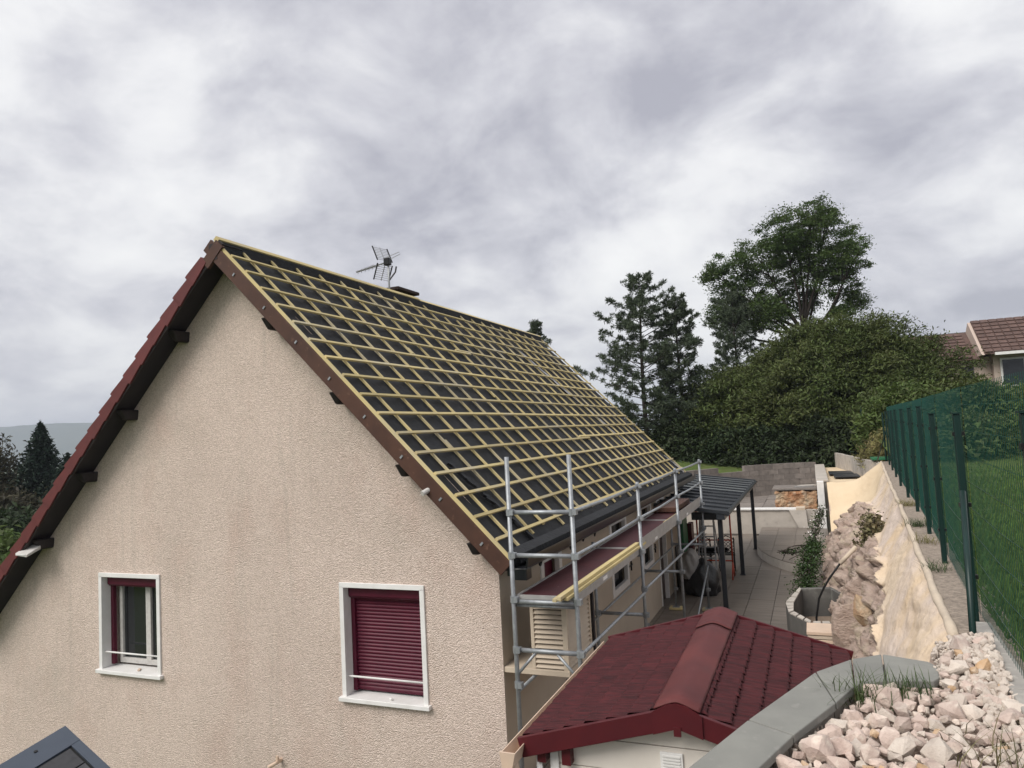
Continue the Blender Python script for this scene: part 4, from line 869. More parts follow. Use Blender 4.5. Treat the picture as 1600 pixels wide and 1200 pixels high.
struct(MB().prism([(.34, 28.0), (2.05, 28.0), (1.0, 36.9), (.34, 36.9)], .4, 1.68).build('upper_platform', 'sand'))
for k, (x, y) in enumerate(((.95, 32.2), (1.1, 30.6))): tag(MB().hexa([(x-.45, y-.8, 1.75), (x+.45, y-.8, 1.75), (x+.4, y+.8, 1.73), (x-.45, y+.8, 1.73), (x-.45, y-.8, 1.80), (x+.45, y-.8, 1.80), (x+.4, y+.8, 1.78), (x-.45, y+.8, 1.78)]).build('metal_sheet', 'anthracite', bevel=.006), ['dark panel lying flat beside the far end of panel wall', 'dark panel lying flat just behind the sand slope crest'][k], 'panel')
tag(MB().box((1.9, 28.6, 2.42), (3.0, 29.6, 2.50)).build('plastic_sheet', 'green_panel', bevel=.01), 'flat green plastic sheet beside the last fence posts', 'sheet')
# ground bank behind courtyard
gx_ = np.linspace(-40, 8, 90); gy_ = np.linspace(29, 60, 60); A1, B1 = np.meshgrid(gx_, gy_, indexing='ij')
arcY = np.interp(A1, [-40, -9, -7.5, -5, -3.1, -.9, .25, 8], [29, 29, 29.2, 33.0, 35.2, 36.5, 36.8, 37.2])
Z1 = np.where(B1 > arcY, 1.55+(.08*(B1-arcY)).clip(0, 2.2)-np.clip((-A1-9)/8, 0, 1)*2.0, -.3)+fbm(A1, B1, .5, 3, 4)*.15
struct(link('grass_bank', raw_mesh('grass_bank', np.stack([A1, B1, Z1], -1).reshape(-1, 3), grid_faces(90, 60), 'grass', True)))
# lawn behind the fence
yy_ = np.concatenate([np.linspace(-2, 30, 65), np.linspace(31, 75, 45)]); tt = np.linspace(0, 1, 50)**1.6
LX = np.array([[fenX(y)+.10+(45)*t for t in tt] for y in yy_]); LY = np.repeat(yy_[:, None], 50, 1)
LZ = 2.40+np.clip((LY-24)/22, 0, 1)*2.3+np.clip(LX-6, 0, 30)*.03+fbm(LX, LY, .6, 3, 6)*.06
struct(link('lawn', raw_mesh('lawn', np.stack([LX, LY, LZ], -1).reshape(-1, 3), grid_faces(len(yy_), 50)[:, ::-1], 'grass', True)))
def lawn_z(x, y): return 2.40+np.clip((y-24)/22, 0, 1)*2.3+np.clip(x-6, 0, 30)*.03

# ------------------------------------------------------------------ fence
fe = thing('wire_fence', 'dark green wire mesh fence on posts along the top of the slope', 'fence', (1.4, 12, 2.4))
hor = np.arange(2.52, 4.2, .2)
pts_f = FEN
for k in range(len(pts_f)):
    y, x = pts_f[k]
    top = 4.02 if k < 5 else 4.12
    p = MB().box((x-.025, y-.025, 2.3), (x+.025, y+.025, top)).build('post', 'fence', fe, bevel=.008)
    MB().box((x-.034, y-.034, top), (x+.034, y+.034, top+.012)).build('post_cap', 'fence', p)
    for zz in (2.75, 3.3, 3.85): MB().box((x-.036, y-.02, zz), (x+.045, y+.02, zz+.03)).build('clip', 'plastic', p)
    if k == len(pts_f)-1: break
    y2, x2 = pts_f[k+1]; n = int((y2-y)/.055); w = MB(); zb = 2.46; zt = 4.22+.004*k
    off = .045
    for i in range(1, n):
        t = i/n; w.tube([(x+(x2-x)*t+off, y+(y2-y)*t, zb), (x+(x2-x)*t+off, y+(y2-y)*t, zt)], .0019, 3, False)
    for zz in np.arange(zb+.03, zt, .2):
        bow = .02*math.sin(zz*3+k)
        for dd in (0,): w.tube([(x+off+dd, y, zz), ((x+x2)/2+off+bow+dd, (y+y2)/2, zz-.01), (x2+off+dd, y2, zz)], .0021, 3, False)
    w.build('mesh_panel', 'fence_wire', fe)
MB().tube([(1.04, 6.49, 3.42), (.88, 5.62, 2.42)], .022, 8).build('brace', 'fence', fe, True)
MB().tube([(2.20, 26.0, 3.5), (1.95, 27.3, 2.42)], .022, 8).build('brace', 'fence', fe, True)
for k, (x, y) in enumerate(((2.35, 28.6), (.9, 40), (2.0, 34))): tag(MB().tube([(x, y, 1.6), (x, y, 4.1 if k == 0 else 4.4)], .03, 8).build('fence_post', 'fence'), ['single thin green post standing past the fence brace', 'distant dark post under the domed tree', 'slim dark post behind the panel wall'][k], 'post')
for (n_, lab, ya, yb) in (('kerb', 'rough concrete kerb under the near fence beside the pale stones', 0.5, 6.30),):
    kb = thing('concrete_kerb', lab, 'kerb', (.9, 4, 2.3)); yl = np.linspace(ya, yb, 5)
    for a, b in zip(yl[:-1], yl[1:]):
        MB().hexa([(fenX(a)-.06, a, 2.2), (fenX(a)+.075, a, 2.2), (fenX(b)+.075, b-.004, 2.2), (fenX(b)-.06, b-.004, 2.2), (fenX(a)-.055, a, 2.485), (fenX(a)+.07, a, 2.485), (fenX(b)+.07, b-.004, 2.485), (fenX(b)-.055, b-.004, 2.485)]).build('kerb_stone', 'concrete', kb, bevel=.012)
# ------------------------------------------------------------------ canopy (pergola)
pg = thing('terrace_canopy', 'anthracite lean-to canopy with ribbed panels on slim posts over the terrace', 'canopy', (-2.6, 20.2, 0))
def cz(x): return 2.10+.12*(-1.80-x)
for x, y in ((-2.0, 16.37), (-1.96, 20.09), (-1.91, 24.11), (-3.55, 24.11), (-3.55, 20.5)):
    p = MB().box((x-.05, y-.05, 0), (x+.05, y+.05, cz(x)-.14)).build('post', 'anthracite', pg, bevel=.005); MB().box((x-.07, y-.07, 0), (x+.07, y+.07, .02)).build('foot_plate', 'anthracite', p)
MB().box((-2.03, 16.0, 1.97), (-1.85, 24.4, 2.10)).build('edge_beam', 'anthracite', pg, bevel=.005); MB().box((-3.62, 19.9, 2.16), (-3.50, 24.4, 2.28)).build('edge_beam', 'anthracite', pg, bevel=.005)
MB().box((-2.60, 16.30, 1.93), (-2.032, 16.42, 2.09)).build('front_beam', 'anthracite', pg); MB().tube([(-1.80, 16.0, 2.10), (-1.80, 24.45, 2.08)], .055, 8).build('gutter', 'anthracite', pg)
NP = 12; pw = 8.4/NP
for k in range(NP+1):
    y = 16.02+k*pw; xl = -3.36 if y < 19.6 else -3.7
    MB().hexa([(xl, y-.035, cz(xl)-.02), (-1.80, y-.035, cz(-1.8)-.02), (-1.80, y+.035, cz(-1.8)-.02), (xl, y+.035, cz(xl)-.02), (xl, y-.035, cz(xl)+.06), (-1.80, y-.035, cz(-1.8)+.06), (-1.80, y+.035, cz(-1.8)+.06), (xl, y+.035, cz(xl)+.06)]).build('rafter', 'anthracite', pg, bevel=.004)
    if k < NP: MB().hexa([(xl, y+.036, cz(xl)), (-1.82, y+.036, cz(-1.82)), (-1.82, y+pw-.036, cz(-1.82)), (xl, y+pw-.036, cz(xl)), (xl, y+.036, cz(xl)+.016), (-1.82, y+.036, cz(-1.82)+.016), (-1.82, y+pw-.036, cz(-1.82)+.016), (xl, y+pw-.036, cz(xl)+.016)]).build('panel', 'anthracite' if k < 6 else 'roofpanel', pg)  # far panels take a paler colour, painting reflected light on anthracite
# clutter below the canopy
rd = thing('red_trestle', 'orange red steel trestle frame standing under the canopy', 'trestle', (-2.6, 19.6, 0))
for x in (-3.0, -2.15):
    MB().tube([(x, 19.6, .35), (x, 19.6, 1.88)], .022, 8).build('upright', 'red_paint', rd, True)
    for s in (-1, 1): MB().tube([(x, 19.6, .42), (x, 19.6+s*.26, .012)], .02, 8).build('leg', 'red_paint', rd, True)
for z in (.45, .98, 1.86): MB().tube([(-3.0, 19.6, z), (-2.15, 19.6, z)], .018, 8).build('crossbar', 'red_paint', rd, True)
la = thing('step_ladder', 'grey aluminium step ladder open in front of the red trestle', 'ladder', (-2.7, 18.6, 0))
for x0_, x1_ in ((-2.86, -2.78), (-2.38, -2.46)):
    MB().bar((x0_, 18.2, .0), (x1_, 18.75, 1.72), .03, .06, (0, 1, 0)).build('rail', 'galv', la); MB().bar((x0_, 19.2, .0), (x1_, 18.80, 1.70), .025, .045, (0, 1, 0)).build('back_rail', 'galv', la)
for k in range(6): t = .13+k*.145; MB().bar((-2.86+.08*t+.02, 18.2+.55*t, 1.72*t), (-2.38-.08*t-.02, 18.2+.55*t, 1.72*t), .08, .02).build('step', 'galv', la)
MB().box((-2.80, 18.68, 1.70), (-2.44, 18.90, 1.74)).build('top_step', 'plastic', la)
def ornate_chair(x, y, rz, lab):
    c = thing('garden_chair', lab, 'chair', (x, y, 0)); Rm = Matrix.Translation((x, y, 0)) @ Matrix.Rotation(rz, 4, 'Z')
    def T(*p): return tuple(Rm @ Vector(p))
    for sx in (-.2, .2):
        MB().tube([T(sx, -.2, 0), T(sx, -.19, .44)], .014, 6).build('leg', 'plastic', c); MB().tube([T(sx, .22, 0), T(sx, .2, .44), T(sx, .27, .92)], .014, 6).build('leg', 'plastic', c)
    MB().prism([T(-.23, -.23)[:2] if False else T(-.23, -.23, 0)[:2], T(.23, -.23, 0)[:2], T(.22, .22, 0)[:2], T(-.22, .22, 0)[:2]], .43, .455).build('seat', 'plastic', c)
    g = MB(); 
    for i in range(4):
        for j in range(4):
            cx2, cz2 = -.15+i*.1, .54+j*.1; g.tube([T(cx2+.045*math.cos(a), .225+(cz2-.44)*.15, cz2+.045*math.sin(a)) for a in np.linspace(0, 2*math.pi, 9)], .007, 4, False)
    g.tube([T(-.2, .2, .5), T(-.21, .26, .88), T(0, .28, .97), T(.21, .26, .88), T(.2, .2, .5)], .014, 6); g.build('backrest', 'plastic', c)
ornate_chair(-2.95, 20.6, math.pi*.95, 'black ornate metal garden chair close to the house side of canopy'); ornate_chair(-2.42, 20.7, math.pi*1.05, 'black ornate metal garden chair behind the canopy front post')
tbm = MB(); tbm.tube([(-2.7, 20.1, .62), (-2.7, 20.1, .66)], .42, 24)
tb = thing('garden_table', 'low dark round garden table before the ornate chairs', 'table', (-2.7, 20.1, 0)); tbm.tube([(-2.7, 20.1, .62), (-2.7, 20.1, .66)], .42, 24); tbm.build('table_top', 'plastic', tb)
for k in range(3): a = k*2.1; MB().tube([(-2.7+.1*math.cos(a), 20.1+.1*math.sin(a), .62), (-2.7+.3*math.cos(a), 20.1+.3*math.sin(a), 0)], .014, 6).build('leg', 'plastic', tb)
def lump(name, lab, cat, c, size, seed, mat, flat=True):
    bm = bmesh.new(); bmesh.ops.create_icosphere(bm, subdivisions=4, radius=1)
    for v in bm.verts:
        p = v.co; n_ = float(fbm([p.x*1.7+p.z], [p.y*1.7-p.z*.8], 1.6, 4, seed)[0])*.55; p *= 1+n_; z_ = max(p.z, -.62) if flat else p.z
        v.co = (c[0]+p.x*size[0], c[1]+p.y*size[1], c[2]+z_*size[2])
    me = bpy.data.meshes.new(name); bm.to_mesh(me); bm.free(); me.materials.append(mt[mat]); me.polygons.foreach_set('use_smooth', [True]*len(me.polygons)); return tag(link(name, me), lab, cat)
lump('rubbish_bag', 'big black rubbish sack slumped on the terrace by the scaffold', 'sack', (-2.68, 17.75, .30), (.42, .40, .48), 4, 'tarp')
lump('rubble_sack', 'pale grey sack piled on the black rubbish sack', 'sack', (-2.92, 17.75, .62), (.24, .3, .40), 9, 'sack')
tag(MB().hexa([(-3.33, 18.3, 0), (-3.28, 18.3, 0), (-3.28, 18.95, 0), (-3.33, 18.95, 0), (-3.375, 18.3, 1.0), (-3.345, 18.3, 1.0), (-3.345, 18.95, 1.0), (-3.375, 18.95, 1.0)]).build('grey_board', 'planter'), 'dark grey board leaning on the wall behind the sacks', 'board')
tag(MB().box((-3.37, 19.27, .0), (-3.31, 19.95, 1.6)).build('green_shutter', 'green_panel', bevel=.006), 'green shutter panel standing at the house corner', 'shutter')
tag(MB().box((-3.33, 20.0, .0), (-3.21, 20.4, 1.35)).build('red_board', 'shed_board', bevel=.006), 'dark red board standing beside the green shutter', 'board')
for k in range(4): tag(MB().tube([(-3.22+.04*k, 9.5+.12*k, .0), (-3.372, 9.7+.06*k, 1.1-.1*k)], .012, 6).build('metal_rod', 'galv' if k % 2 else 'plastic'), ['longest black rod leaning on the house wall behind the shed', 'long steel rod leaning beside the longest black rod', 'shorter black rod leaning between two steel rods', 'shortest steel rod leaning on the house wall'][k], 'rod', 'rods leaning on the wall')
# slate roof corner in front of the gable and folded parasol top
sr = thing('slate_canopy', 'corner of a low dark slate roof with blue grey metal edging before the gable', 'roof', (-7.6, 4.6, 0))
A0 = Vector((-7.42, 5.25, 1.20)); e1 = Vector((-.35, -2.2, -.55)); e2 = Vector((2.4, -.55, -.55)) 
nrm = e2.cross(e1).normalized(); nrm = nrm if nrm.z > 0 else -nrm
def sq(u, v, h=0): return A0+e1*u+e2*v+nrm*h
MB().hexa([sq(0, 0, -.06), sq(0, 1, -.06), sq(1, 1, -.06), sq(1, 0, -.06), sq(0, 0, -.01), sq(0, 1, -.01), sq(1, 1, -.01), sq(1, 0, -.01)]).build('roof_deck', 'dark', sr)
MB().hexa([sq(-.02, -.02, -.02), sq(-.02, .115, -.02), sq(1, .115, -.02), sq(1, -.02, -.02), sq(-.02, -.02, .012), sq(-.02, .115, .012), sq(1, .115, .012), sq(1, -.02, .012)]).build('edge_trim', 'slate_trim', sr)
MB().hexa([sq(-.02, .1165, -.02), sq(-.02, 1, -.02), sq(.02, 1, -.02), sq(.02, .1165, -.02), sq(-.02, .1165, .01), sq(-.02, 1, .01), sq(.02, 1, .01), sq(.02, .1165, .01)]).build('edge_trim', 'slate_trim', sr)
for i in range(7):
    for j in range(6):
        u0_, v0_ = .03+j*.14, .125+i*.13+(j % 2)*.05; MB().hexa([sq(u0_, v0_, -.008), sq(u0_, v0_+.122, -.008), sq(u0_+.132, v0_+.122, -.008), sq(u0_+.132, v0_, -.008), sq(u0_, v0_, .0), sq(u0_, v0_+.122, .0), sq(u0_+.132, v0_+.122, .005), sq(u0_+.132, v0_, .005)]).build('slate', 'slate', sr)
MB().tube([sq(.13, .03, .012), sq(.13, .03, .02)], .018, 10).build('screw', 'plastic', sr)
MB().box((-7.6, 3.2, -1.8), (-7.45, 3.35, .7)).build('post', 'darkwood', sr); MB().box((-5.4, 4.4, -1.8), (-5.25, 4.55, .55)).build('post', 'darkwood', sr)
pa_ = thing('dark_post', 'dark blue post top in front of the gable near the shed gutter', 'post', (-3.5, 6.5, 0))
MB().box((-3.62, 6.45, -1.2), (-3.30, 6.62, .60)).build('body', 'slate_trim', pa_, bevel=.01); MB().box((-3.65, 6.42, .60), (-3.28, 6.65, .63)).build('lid', 'slate_trim', pa_, bevel=.006)
# house on the slope behind
fh = thing('neighbour_house', 'distant house with brown tiled roofs above the bushes behind the fence', 'house', (10.5, 48, 4))
MB().box((9.45, 46.4, 3.8), (18, 53, 7.1)).build('wall', 'far_wall', fh); MB().box((3.5, 46.9, 3.8), (9.44, 52.6, 6.9)).build('wall', 'far_wall', fh)
def far_roof(x0, x1, y0, y1, ze, zr, nm):
    n = 9
    rs_ = MB().hexa([(x0, y0, ze-.08), (x1, y0, ze-.08), (x1, (y0+y1)/2, zr-.08), (x0, (y0+y1)/2, zr-.08), (x0, y0, ze-.02), (x1, y0, ze-.02), (x1, (y0+y1)/2, zr-.02), (x0, (y0+y1)/2, zr-.02)]).build('roof', 'far_tile', fh)
    MB().quad((x0, (y0+y1)/2, zr), (x1, (y0+y1)/2, zr), (x1, y1, ze), (x0, y1, ze)).build('roof', 'far_tile', fh)
    nx_ = int((x1-x0)/.42); tme_ = MB().hexa([(0, 0, 0), (.40, 0, 0), (.40, .42, .0), (0, .42, 0), (.03, 0, .09), (.37, 0, .09), (.37, .42, .03), (.03, .42, .03)])
    ang = math.atan2(zr-ze, (y1-y0)/2); L_ = math.hypot(zr-ze, (y1-y0)/2); nr = int(L_/.40); m2 = tme_.mesh('tile', 'far_tile')
    for i in range(min(nx_, 14)):
        for j in range(nr): link('tile', m2, rs_, loc=(x0+i*.42, y0+j*.40*math.cos(ang), ze+j*.40*math.sin(ang)), rot=(ang, 0, 0))
far_roof(8.95, 17.5, 45.6, 51.5, 7.05, 9.15, 'a'); far_roof(3.5, 8.9, 46.4, 52.2, 6.85, 8.62, 'b')
g_ = MB().prism([(45.6, 6.95), (48.55, 9.08), (51.5, 6.95)], 8.80, 8.945).build('gable_edge', 'far_wall', fh).data
for v in g_.vertices: c = v.co.copy(); v.co = (c.z, c.x, c.y)
w_ = MB().box((9.75, 46.32, 5.2), (17, 46.395, 6.75)).build('window', 'white', fh)
for k in range(6): MB().box((9.85+k*1.1, 46.27, 5.3), (10.82+k*1.1, 46.315, 6.65)).build('pane', 'glass', w_)
MB().box((9.40, 45.5, 6.90), (17.5, 45.62, 7.05)).build('gutter', 'white', fh); MB().box((7.9, 46.85, 5.4), (8.6, 46.895, 6.4)).build('window', 'slate', fh)

# ------------------------------------------------------------------ vegetation
LOBES = [(-3.9, 11.1, 1.49), (-2.2, 11.0, 1.39), (0.4, 11.8, 1.09), (3.3, 11.6, 0.65), (2.4, 10.7, 0.65), (-0.0, 15.5, 1.69), (-5.6, 14.5, 0.80), (1.9, 17.2, 0.89), (1.0, 17.0, 1.69), (-0.8, 16.4, 1.69), (2.3, 15.3, 1.79), (3.4, 14.2, 1.19), (-2.3, 14.8, 1.79), (-4.1, 14.5, 1.59), (-0.3, 14.2, 1.99), (1.4, 13.7, 1.69), (-4.8, 12.8, 1.29), (-3.2, 12.3, 1.79), (-1.5, 12.2, 1.49), (2.7, 12.7, 1.09), (-5.2, 11.2, 0.99),]
def leaf_quads(C, size, aspect, droop=0., nrm=None, tilt=1.0, R=rng):
    """one bent leaf (two quads sharing an edge) at every centre"""
    n = len(C); d = R.normal(size=(n, 3)); d[:, 2] = d[:, 2]*.6-droop; d /= np.linalg.norm(d, axis=1)[:, None]
    up = R.normal(size=(n, 3))*tilt+np.array([0, 0, 1.0])
    if nrm is not None: up = up+nrm*1.2
    s = np.cross(d, up); s /= np.linalg.norm(s, axis=1)[:, None]+1e-9; u = np.cross(s, d)
    L = (size*R.uniform(.6, 1.3, n))[:, None]; W = L*aspect
    a = C-d*L*.5; m = C+u*L*.08; b = C+d*L*.5-u*L*.10
    V = np.stack([a, m-s*W*.5, b, m+s*W*.5], 1).reshape(-1, 3); F = np.arange(4*n).reshape(n, 4)
    return V, F
def branchy(mb, p0, d, L, r, depth, tips, spread=.55, upw=.25, n=3, rr=None, lim=None):
    if lim and sum(((p0[i]+d[i]*L*.8-lim[0][i])/lim[1][i])**2 for i in range(3)) > 1.15 and depth < 3: tips.append((p0, d)); return
    pts = [p0]; rad = [r]; p = p0.copy(); dd = d.copy()
    for k in range(4):
        dd = (dd+Vector((rr.gauss(0, .12), rr.gauss(0, .12), rr.gauss(0, .08)+upw*.08))).normalized(); p = p+dd*L/4; pts.append(p.copy()); rad.append(r*(1-.42*(k+1)/4))
    mb.tube(pts, rad, 6 if r > .05 else 4, False)
    if depth == 0: tips.append((pts[-1], dd)); tips.append((pts[2], dd)); return
    for k in range(n):
        nd = (dd+Vector((rr.gauss(0, spread), rr.gauss(0, spread), rr.gauss(0, spread*.6)+upw))).normalized()
        q = pts[rr.choice((2, 3, 4))] if k else pts[4]
        branchy(mb, q, nd, L*rr.uniform(.62, .85), rad[-1]*(.62 if k else .85), depth-1, tips, spread, upw, n, rr, lim)
def broad_tree(name, label, base, h, trunk_r, seed, leaf_mat, leaf=.14, aspect=.45, per=60, depth=4, crown=(3, 3, 3), cl=.55, group=None, stems=1, first=.3, spread=.55, extra=None):
    rr = random.Random(seed); R = np.random.default_rng(seed); t = thing(name, label, 'tree', base, group); tr = MB(); tips = []
    for s in range(stems):
        b = Vector(base)+Vector((rr.gauss(0, .25), rr.gauss(0, .25), 0))*(stems > 1)
        d = Vector((rr.gauss(0, .10 if stems == 1 else .45), rr.gauss(0, .1 if stems == 1 else .45), 1)).normalized()
        p1 = b+d*h*first; tr.tube([b-Vector((0, 0, .3)), b+d*h*first*.5+Vector((rr.gauss(0, .08), 0, 0)), p1], [trunk_r*1.25, trunk_r, trunk_r*.85], 8, False)
        for k in range(5 if stems == 1 else 3):
            nd = (Vector((rr.gauss(0, .55), rr.gauss(0, .55), .8))).normalized(); branchy(tr, p1-d*h*first*.12*k*(stems == 1), nd, h*.26, trunk_r*.55, depth-1, tips, spread, .3, 3, rr, (tuple(np.array(base)+np.array([0, 0, h-crown[2]])), crown))
    tr.build('trunk', 'bark', t, True)
    T = np.array([tuple(p) for p, d in tips]); c = np.array(base)+np.array([0, 0, h-crown[2]])
    q = (T-c)/np.array(crown); keep = (q**2).sum(1) < 1.25; T = T[keep]
    C = np.repeat(T, per, 0)+R.normal(size=(len(T)*per, 3))*np.array([cl, cl, cl*.55])
    V, F = leaf_quads(C, leaf, aspect, .35, R=R); link('crown', raw_mesh('crown', V, F, leaf_mat), t); return t
def dome_tree(name, label, base, rad, h, seed, leaf_mat, ncl=900, per=60, leaf=.26, aspect=.30, cl=.40, group=None, cat='tree', low=.15, stems=7):
    """wide crown carried by several stems: leaf clumps over and inside an uneven dome"""
    rr = random.Random(seed); R = np.random.default_rng(seed); t = thing(name, label, cat, base, group); tr = MB(); b0 = Vector(base)
    for k in range(stems):
        a = 6.28*k/stems+rr.random(); e_ = b0+Vector((math.cos(a)*rad[0]*.6, math.sin(a)*rad[1]*.6, h*rr.uniform(.55, .8))); s_ = b0+Vector((math.cos(a)*rad[0]*.22, math.sin(a)*rad[1]*.22, -.3))
        m_ = s_.lerp(e_, .5)+Vector((rr.gauss(0, .3), rr.gauss(0, .3), .1*h)); tr.tube([s_, m_, e_], [.035*h*.5, .022*h*.5, .008*h*.5], 6, False)
        for j in range(4):
            f_ = m_.lerp(e_, rr.random())+Vector((0, 0, 0)); tr.tube([f_, f_+Vector((rr.gauss(0, .8), rr.gauss(0, .8), rr.uniform(.2, 1.2)))*h*.14], [.02, .008], 4, False)
    tr.build('trunk', 'bark', t, True)
    u = R.uniform(0, 2*math.pi, ncl); v = R.uniform(low, 1, ncl); rr_ = np.where(R.random(ncl) < .72, R.uniform(.88, 1.0, ncl), R.uniform(.45, .9, ncl))
    ph_ = np.arccos(np.clip(v, 0, 1)); bumps = 1+.08*np.sin(u*3+seed)*np.sin(ph_)+.07*np.sin(u*7+ph_*5+seed*2)+.06*np.sin(u*13+ph_*9+seed)
    n3 = np.stack([np.sin(ph_)*np.cos(u), np.sin(ph_)*np.sin(u), np.cos(ph_)], 1)
    P = np.array(base)+n3*np.array([rad[0], rad[1], h])*(rr_*bumps*.95)[:, None]
    C = np.repeat(P, per, 0)+R.normal(size=(ncl*per, 3))*np.array([cl, cl, cl*.45]); Nn = np.repeat(n3, per, 0)
    V, F = leaf_quads(C, leaf, aspect, .35, Nn, .7, R); link('crown', raw_mesh('crown', V, F, leaf_mat), t); return t
def pine_tree(name, label, base, h, seed, width=2.6, mat='pine', first=.3, group=None, dens=1.0, lean=0):
    rr = random.Random(seed); R = np.random.default_rng(seed); t = thing(name, label, 'tree', base, group); tr = MB(); b = Vector(base); tuft = []
    def axis(f): return b+Vector((lean*f*f+.12*math.sin(f*4+seed), .1*math.sin(f*5), h*f))
    tr.tube([axis(f)-Vector((0, 0, .3*(f == 0))) for f in np.linspace(0, 1, 12)], [max(.012*h*1.3*(1-f)**.8, .015) for f in np.linspace(0, 1, 12)], 8, False)
    f = first
    while f < .985:
        L = width*(1-f)**.52*rr.uniform(.6, 1.1)*(1.0 if f > first+.08 else .8); nb_ = rr.randint(3, 5); a0 = rr.random()*6.28
        for k in range(nb_):
            a = a0+6.28*k/nb_+rr.gauss(0, .25); l = L*rr.uniform(.55, 1.15); p0 = axis(f); up_ = .12+.5*f
            dv = Vector((math.cos(a), math.sin(a), 0)); p1 = p0+dv*l*.55+Vector((0, 0, l*(up_-.22))); p2 = p0+dv*l+Vector((0, 0, l*up_))
            tr.tube([p0, p1, p2], [.035*(1-f)+.012, .02*(1-f)+.008, .006], 4, False)
            for j in range(int(4+l*5.5*dens)):
                s = rr.uniform(.42, 1.05); q = p0.lerp(p1, s/.55) if s < .55 else p1.lerp(p2, (s-.55)/.45); sd_ = Vector((-dv.y, dv.x, 0))*rr.gauss(0, .24*l*(1.1-s)+.06); tuft.append(q+sd_+Vector((0, 0, rr.uniform(-.02, .16))))
        f += rr.uniform(.022, .045)*(7/h)**.3
    tuft.append(axis(1.0)); tr.build('trunk', 'bark', t, True)
    T = np.array([tuple(p) for p in tuft]); per = 34; C0 = np.repeat(T, per, 0); d = R.normal(size=C0.shape)+np.array([0, 0, .55]); d /= np.linalg.norm(d, axis=1)[:, None]
    L = R.uniform(.12, .27, len(C0))[:, None]; s = np.cross(d, R.normal(size=C0.shape)); s /= np.linalg.norm(s, axis=1)[:, None]; W = .021
    V = np.stack([C0+d*.02, C0+d*L*.6+s*W, C0+d*L*1.0, C0+d*L*.6-s*W], 1).reshape(-1, 3); link('crown', raw_mesh('crown', V, np.arange(len(V)).reshape(-1, 4), mat), t); return t
def conifer(name, label, base, h, w, seed, mat='conifer', group=None, n=9000):
    R = np.random.default_rng(seed); t = thing(name, label, 'tree', base, group); b = np.array(base)
    MB().tube([tuple(b-np.array([0, 0, .3])), tuple(b+np.array([0, 0, h*.97]))], [.018*h, .02], 7, False).build('trunk', 'bark', t, True)
    f = R.beta(1.1, 1.5, n); a = R.uniform(0, 6.28, n); lay = np.floor(f*16)/16; r_ = w*(1-f)**.85*(.55+.45*np.abs(np.sin(a*4+lay*30)))*np.sqrt(R.uniform(.15, 1, n))*(1+.25*np.sin(a*2+seed))
    C = b+np.stack([r_*np.cos(a), r_*np.sin(a), h*f-r_*.25+R.normal(0, .1, n)], 1); V, F = leaf_quads(C, .34*(h/9), .30, .25, None, .6, R); link('crown', raw_mesh('crown', V, F, mat), t); return t

pine_tree('pine_tree', 'tall open pine with layered tufts right behind the batten roof end', (-8.45, 40, .4), 12.1, 3, 4.3, first=.22)
pine_tree('pine_tree', 'slimmer pine crowding the right side of the tall open pine', (-6.55, 41, .4), 11.0, 8, 3.2, first=.22)
pine_tree('pine_tree', 'dark pine half hidden below the big light green tree', (-4.2, 50, 1), 11.5, 14, 4.4, first=.35)
pine_tree('pine_tree', 'distant pine whose tip just shows over the roof ridge', (-16.9, 46, -.5), 12.0, 21, 2.6, first=.3)
def lobe_tree(name, label, base, lobes, trunk_r, seed, mat, leaf, per, cl, fork):
    rr = random.Random(seed); R = np.random.default_rng(seed); t = thing(name, label, 'tree', base); tr = MB(); b = Vector(base); P = []; f0 = Vector(fork)
    tr.tube([b-Vector((0, 0, .5)), b.lerp(f0, .5)+Vector((.1, 0, 0)), f0], [trunk_r*1.2, trunk_r, trunk_r*.85], 8, False)
    for (x, z, r_) in lobes:
        c = Vector((x, base[1]+rr.uniform(-1.6, 1.6), z)); st = b.lerp(f0, rr.uniform(.72, 1.0)); m_ = st.lerp(c, .5)+Vector((rr.gauss(0, .25), rr.gauss(0, .25), -.35))
        tr.tube([st, m_, c], [trunk_r*.42, trunk_r*.26, trunk_r*.10], 6, False)
        for k in range(12):
            d = Vector((rr.gauss(0, 1), rr.gauss(0, 1), rr.gauss(.3, .8))).normalized()*r_*rr.uniform(.7, 1.05); q = m_.lerp(c, rr.uniform(.3, 1)); tr.tube([q, q.lerp(c+d, .5)+Vector((0, 0, .08)), c+d], [.035, .02, .008], 4, False); P.append(c+d)
        for k in range(int(17*r_*r_)+8):
            d = Vector((rr.gauss(0, 1), rr.gauss(0, 1), rr.gauss(0, .85))); d = d.normalized()*r_*(rr.random()**.4)*1.05; P.append(c+d)
    tr.build('trunk', 'bark', t, True); T = np.array([tuple(p) for p in P]); sz = R.uniform(.5, 1.25, len(T)); C = np.repeat(T, per, 0)+R.normal(size=(len(T)*per, 3))*np.array([cl, cl, cl*.5])*np.repeat(sz, per)[:, None]
    V, F = leaf_quads(C, leaf, .42, .3, R=R); link('crown', raw_mesh('crown', V, F, mat), t); return t
lobe_tree('robinia_tree', 'tall light green tree with airy crown rising behind the domed tree', (.2, 52, 3.2), LOBES, .30, 5, 'robinia', .17, 72, .27, (-.1, 52, 10.2))
dome_tree('sumac_tree', 'broad dark green domed tree filling the garden behind the courtyard', (1.6, 43.5, 2.0), (6.9, 5.2), 7.5, 2, 'sumac', 2600, 60, .22, .30, .32, low=.26, stems=11)
dome_tree('sumac_tree', 'lower dark dome sloping down beside the pines left of the big dome', (-3.9, 42.0, 1.6), (4.0, 3.6), 5.6, 6, 'sumac', 1200, 60, .22, .30, .34, low=.0, stems=6)
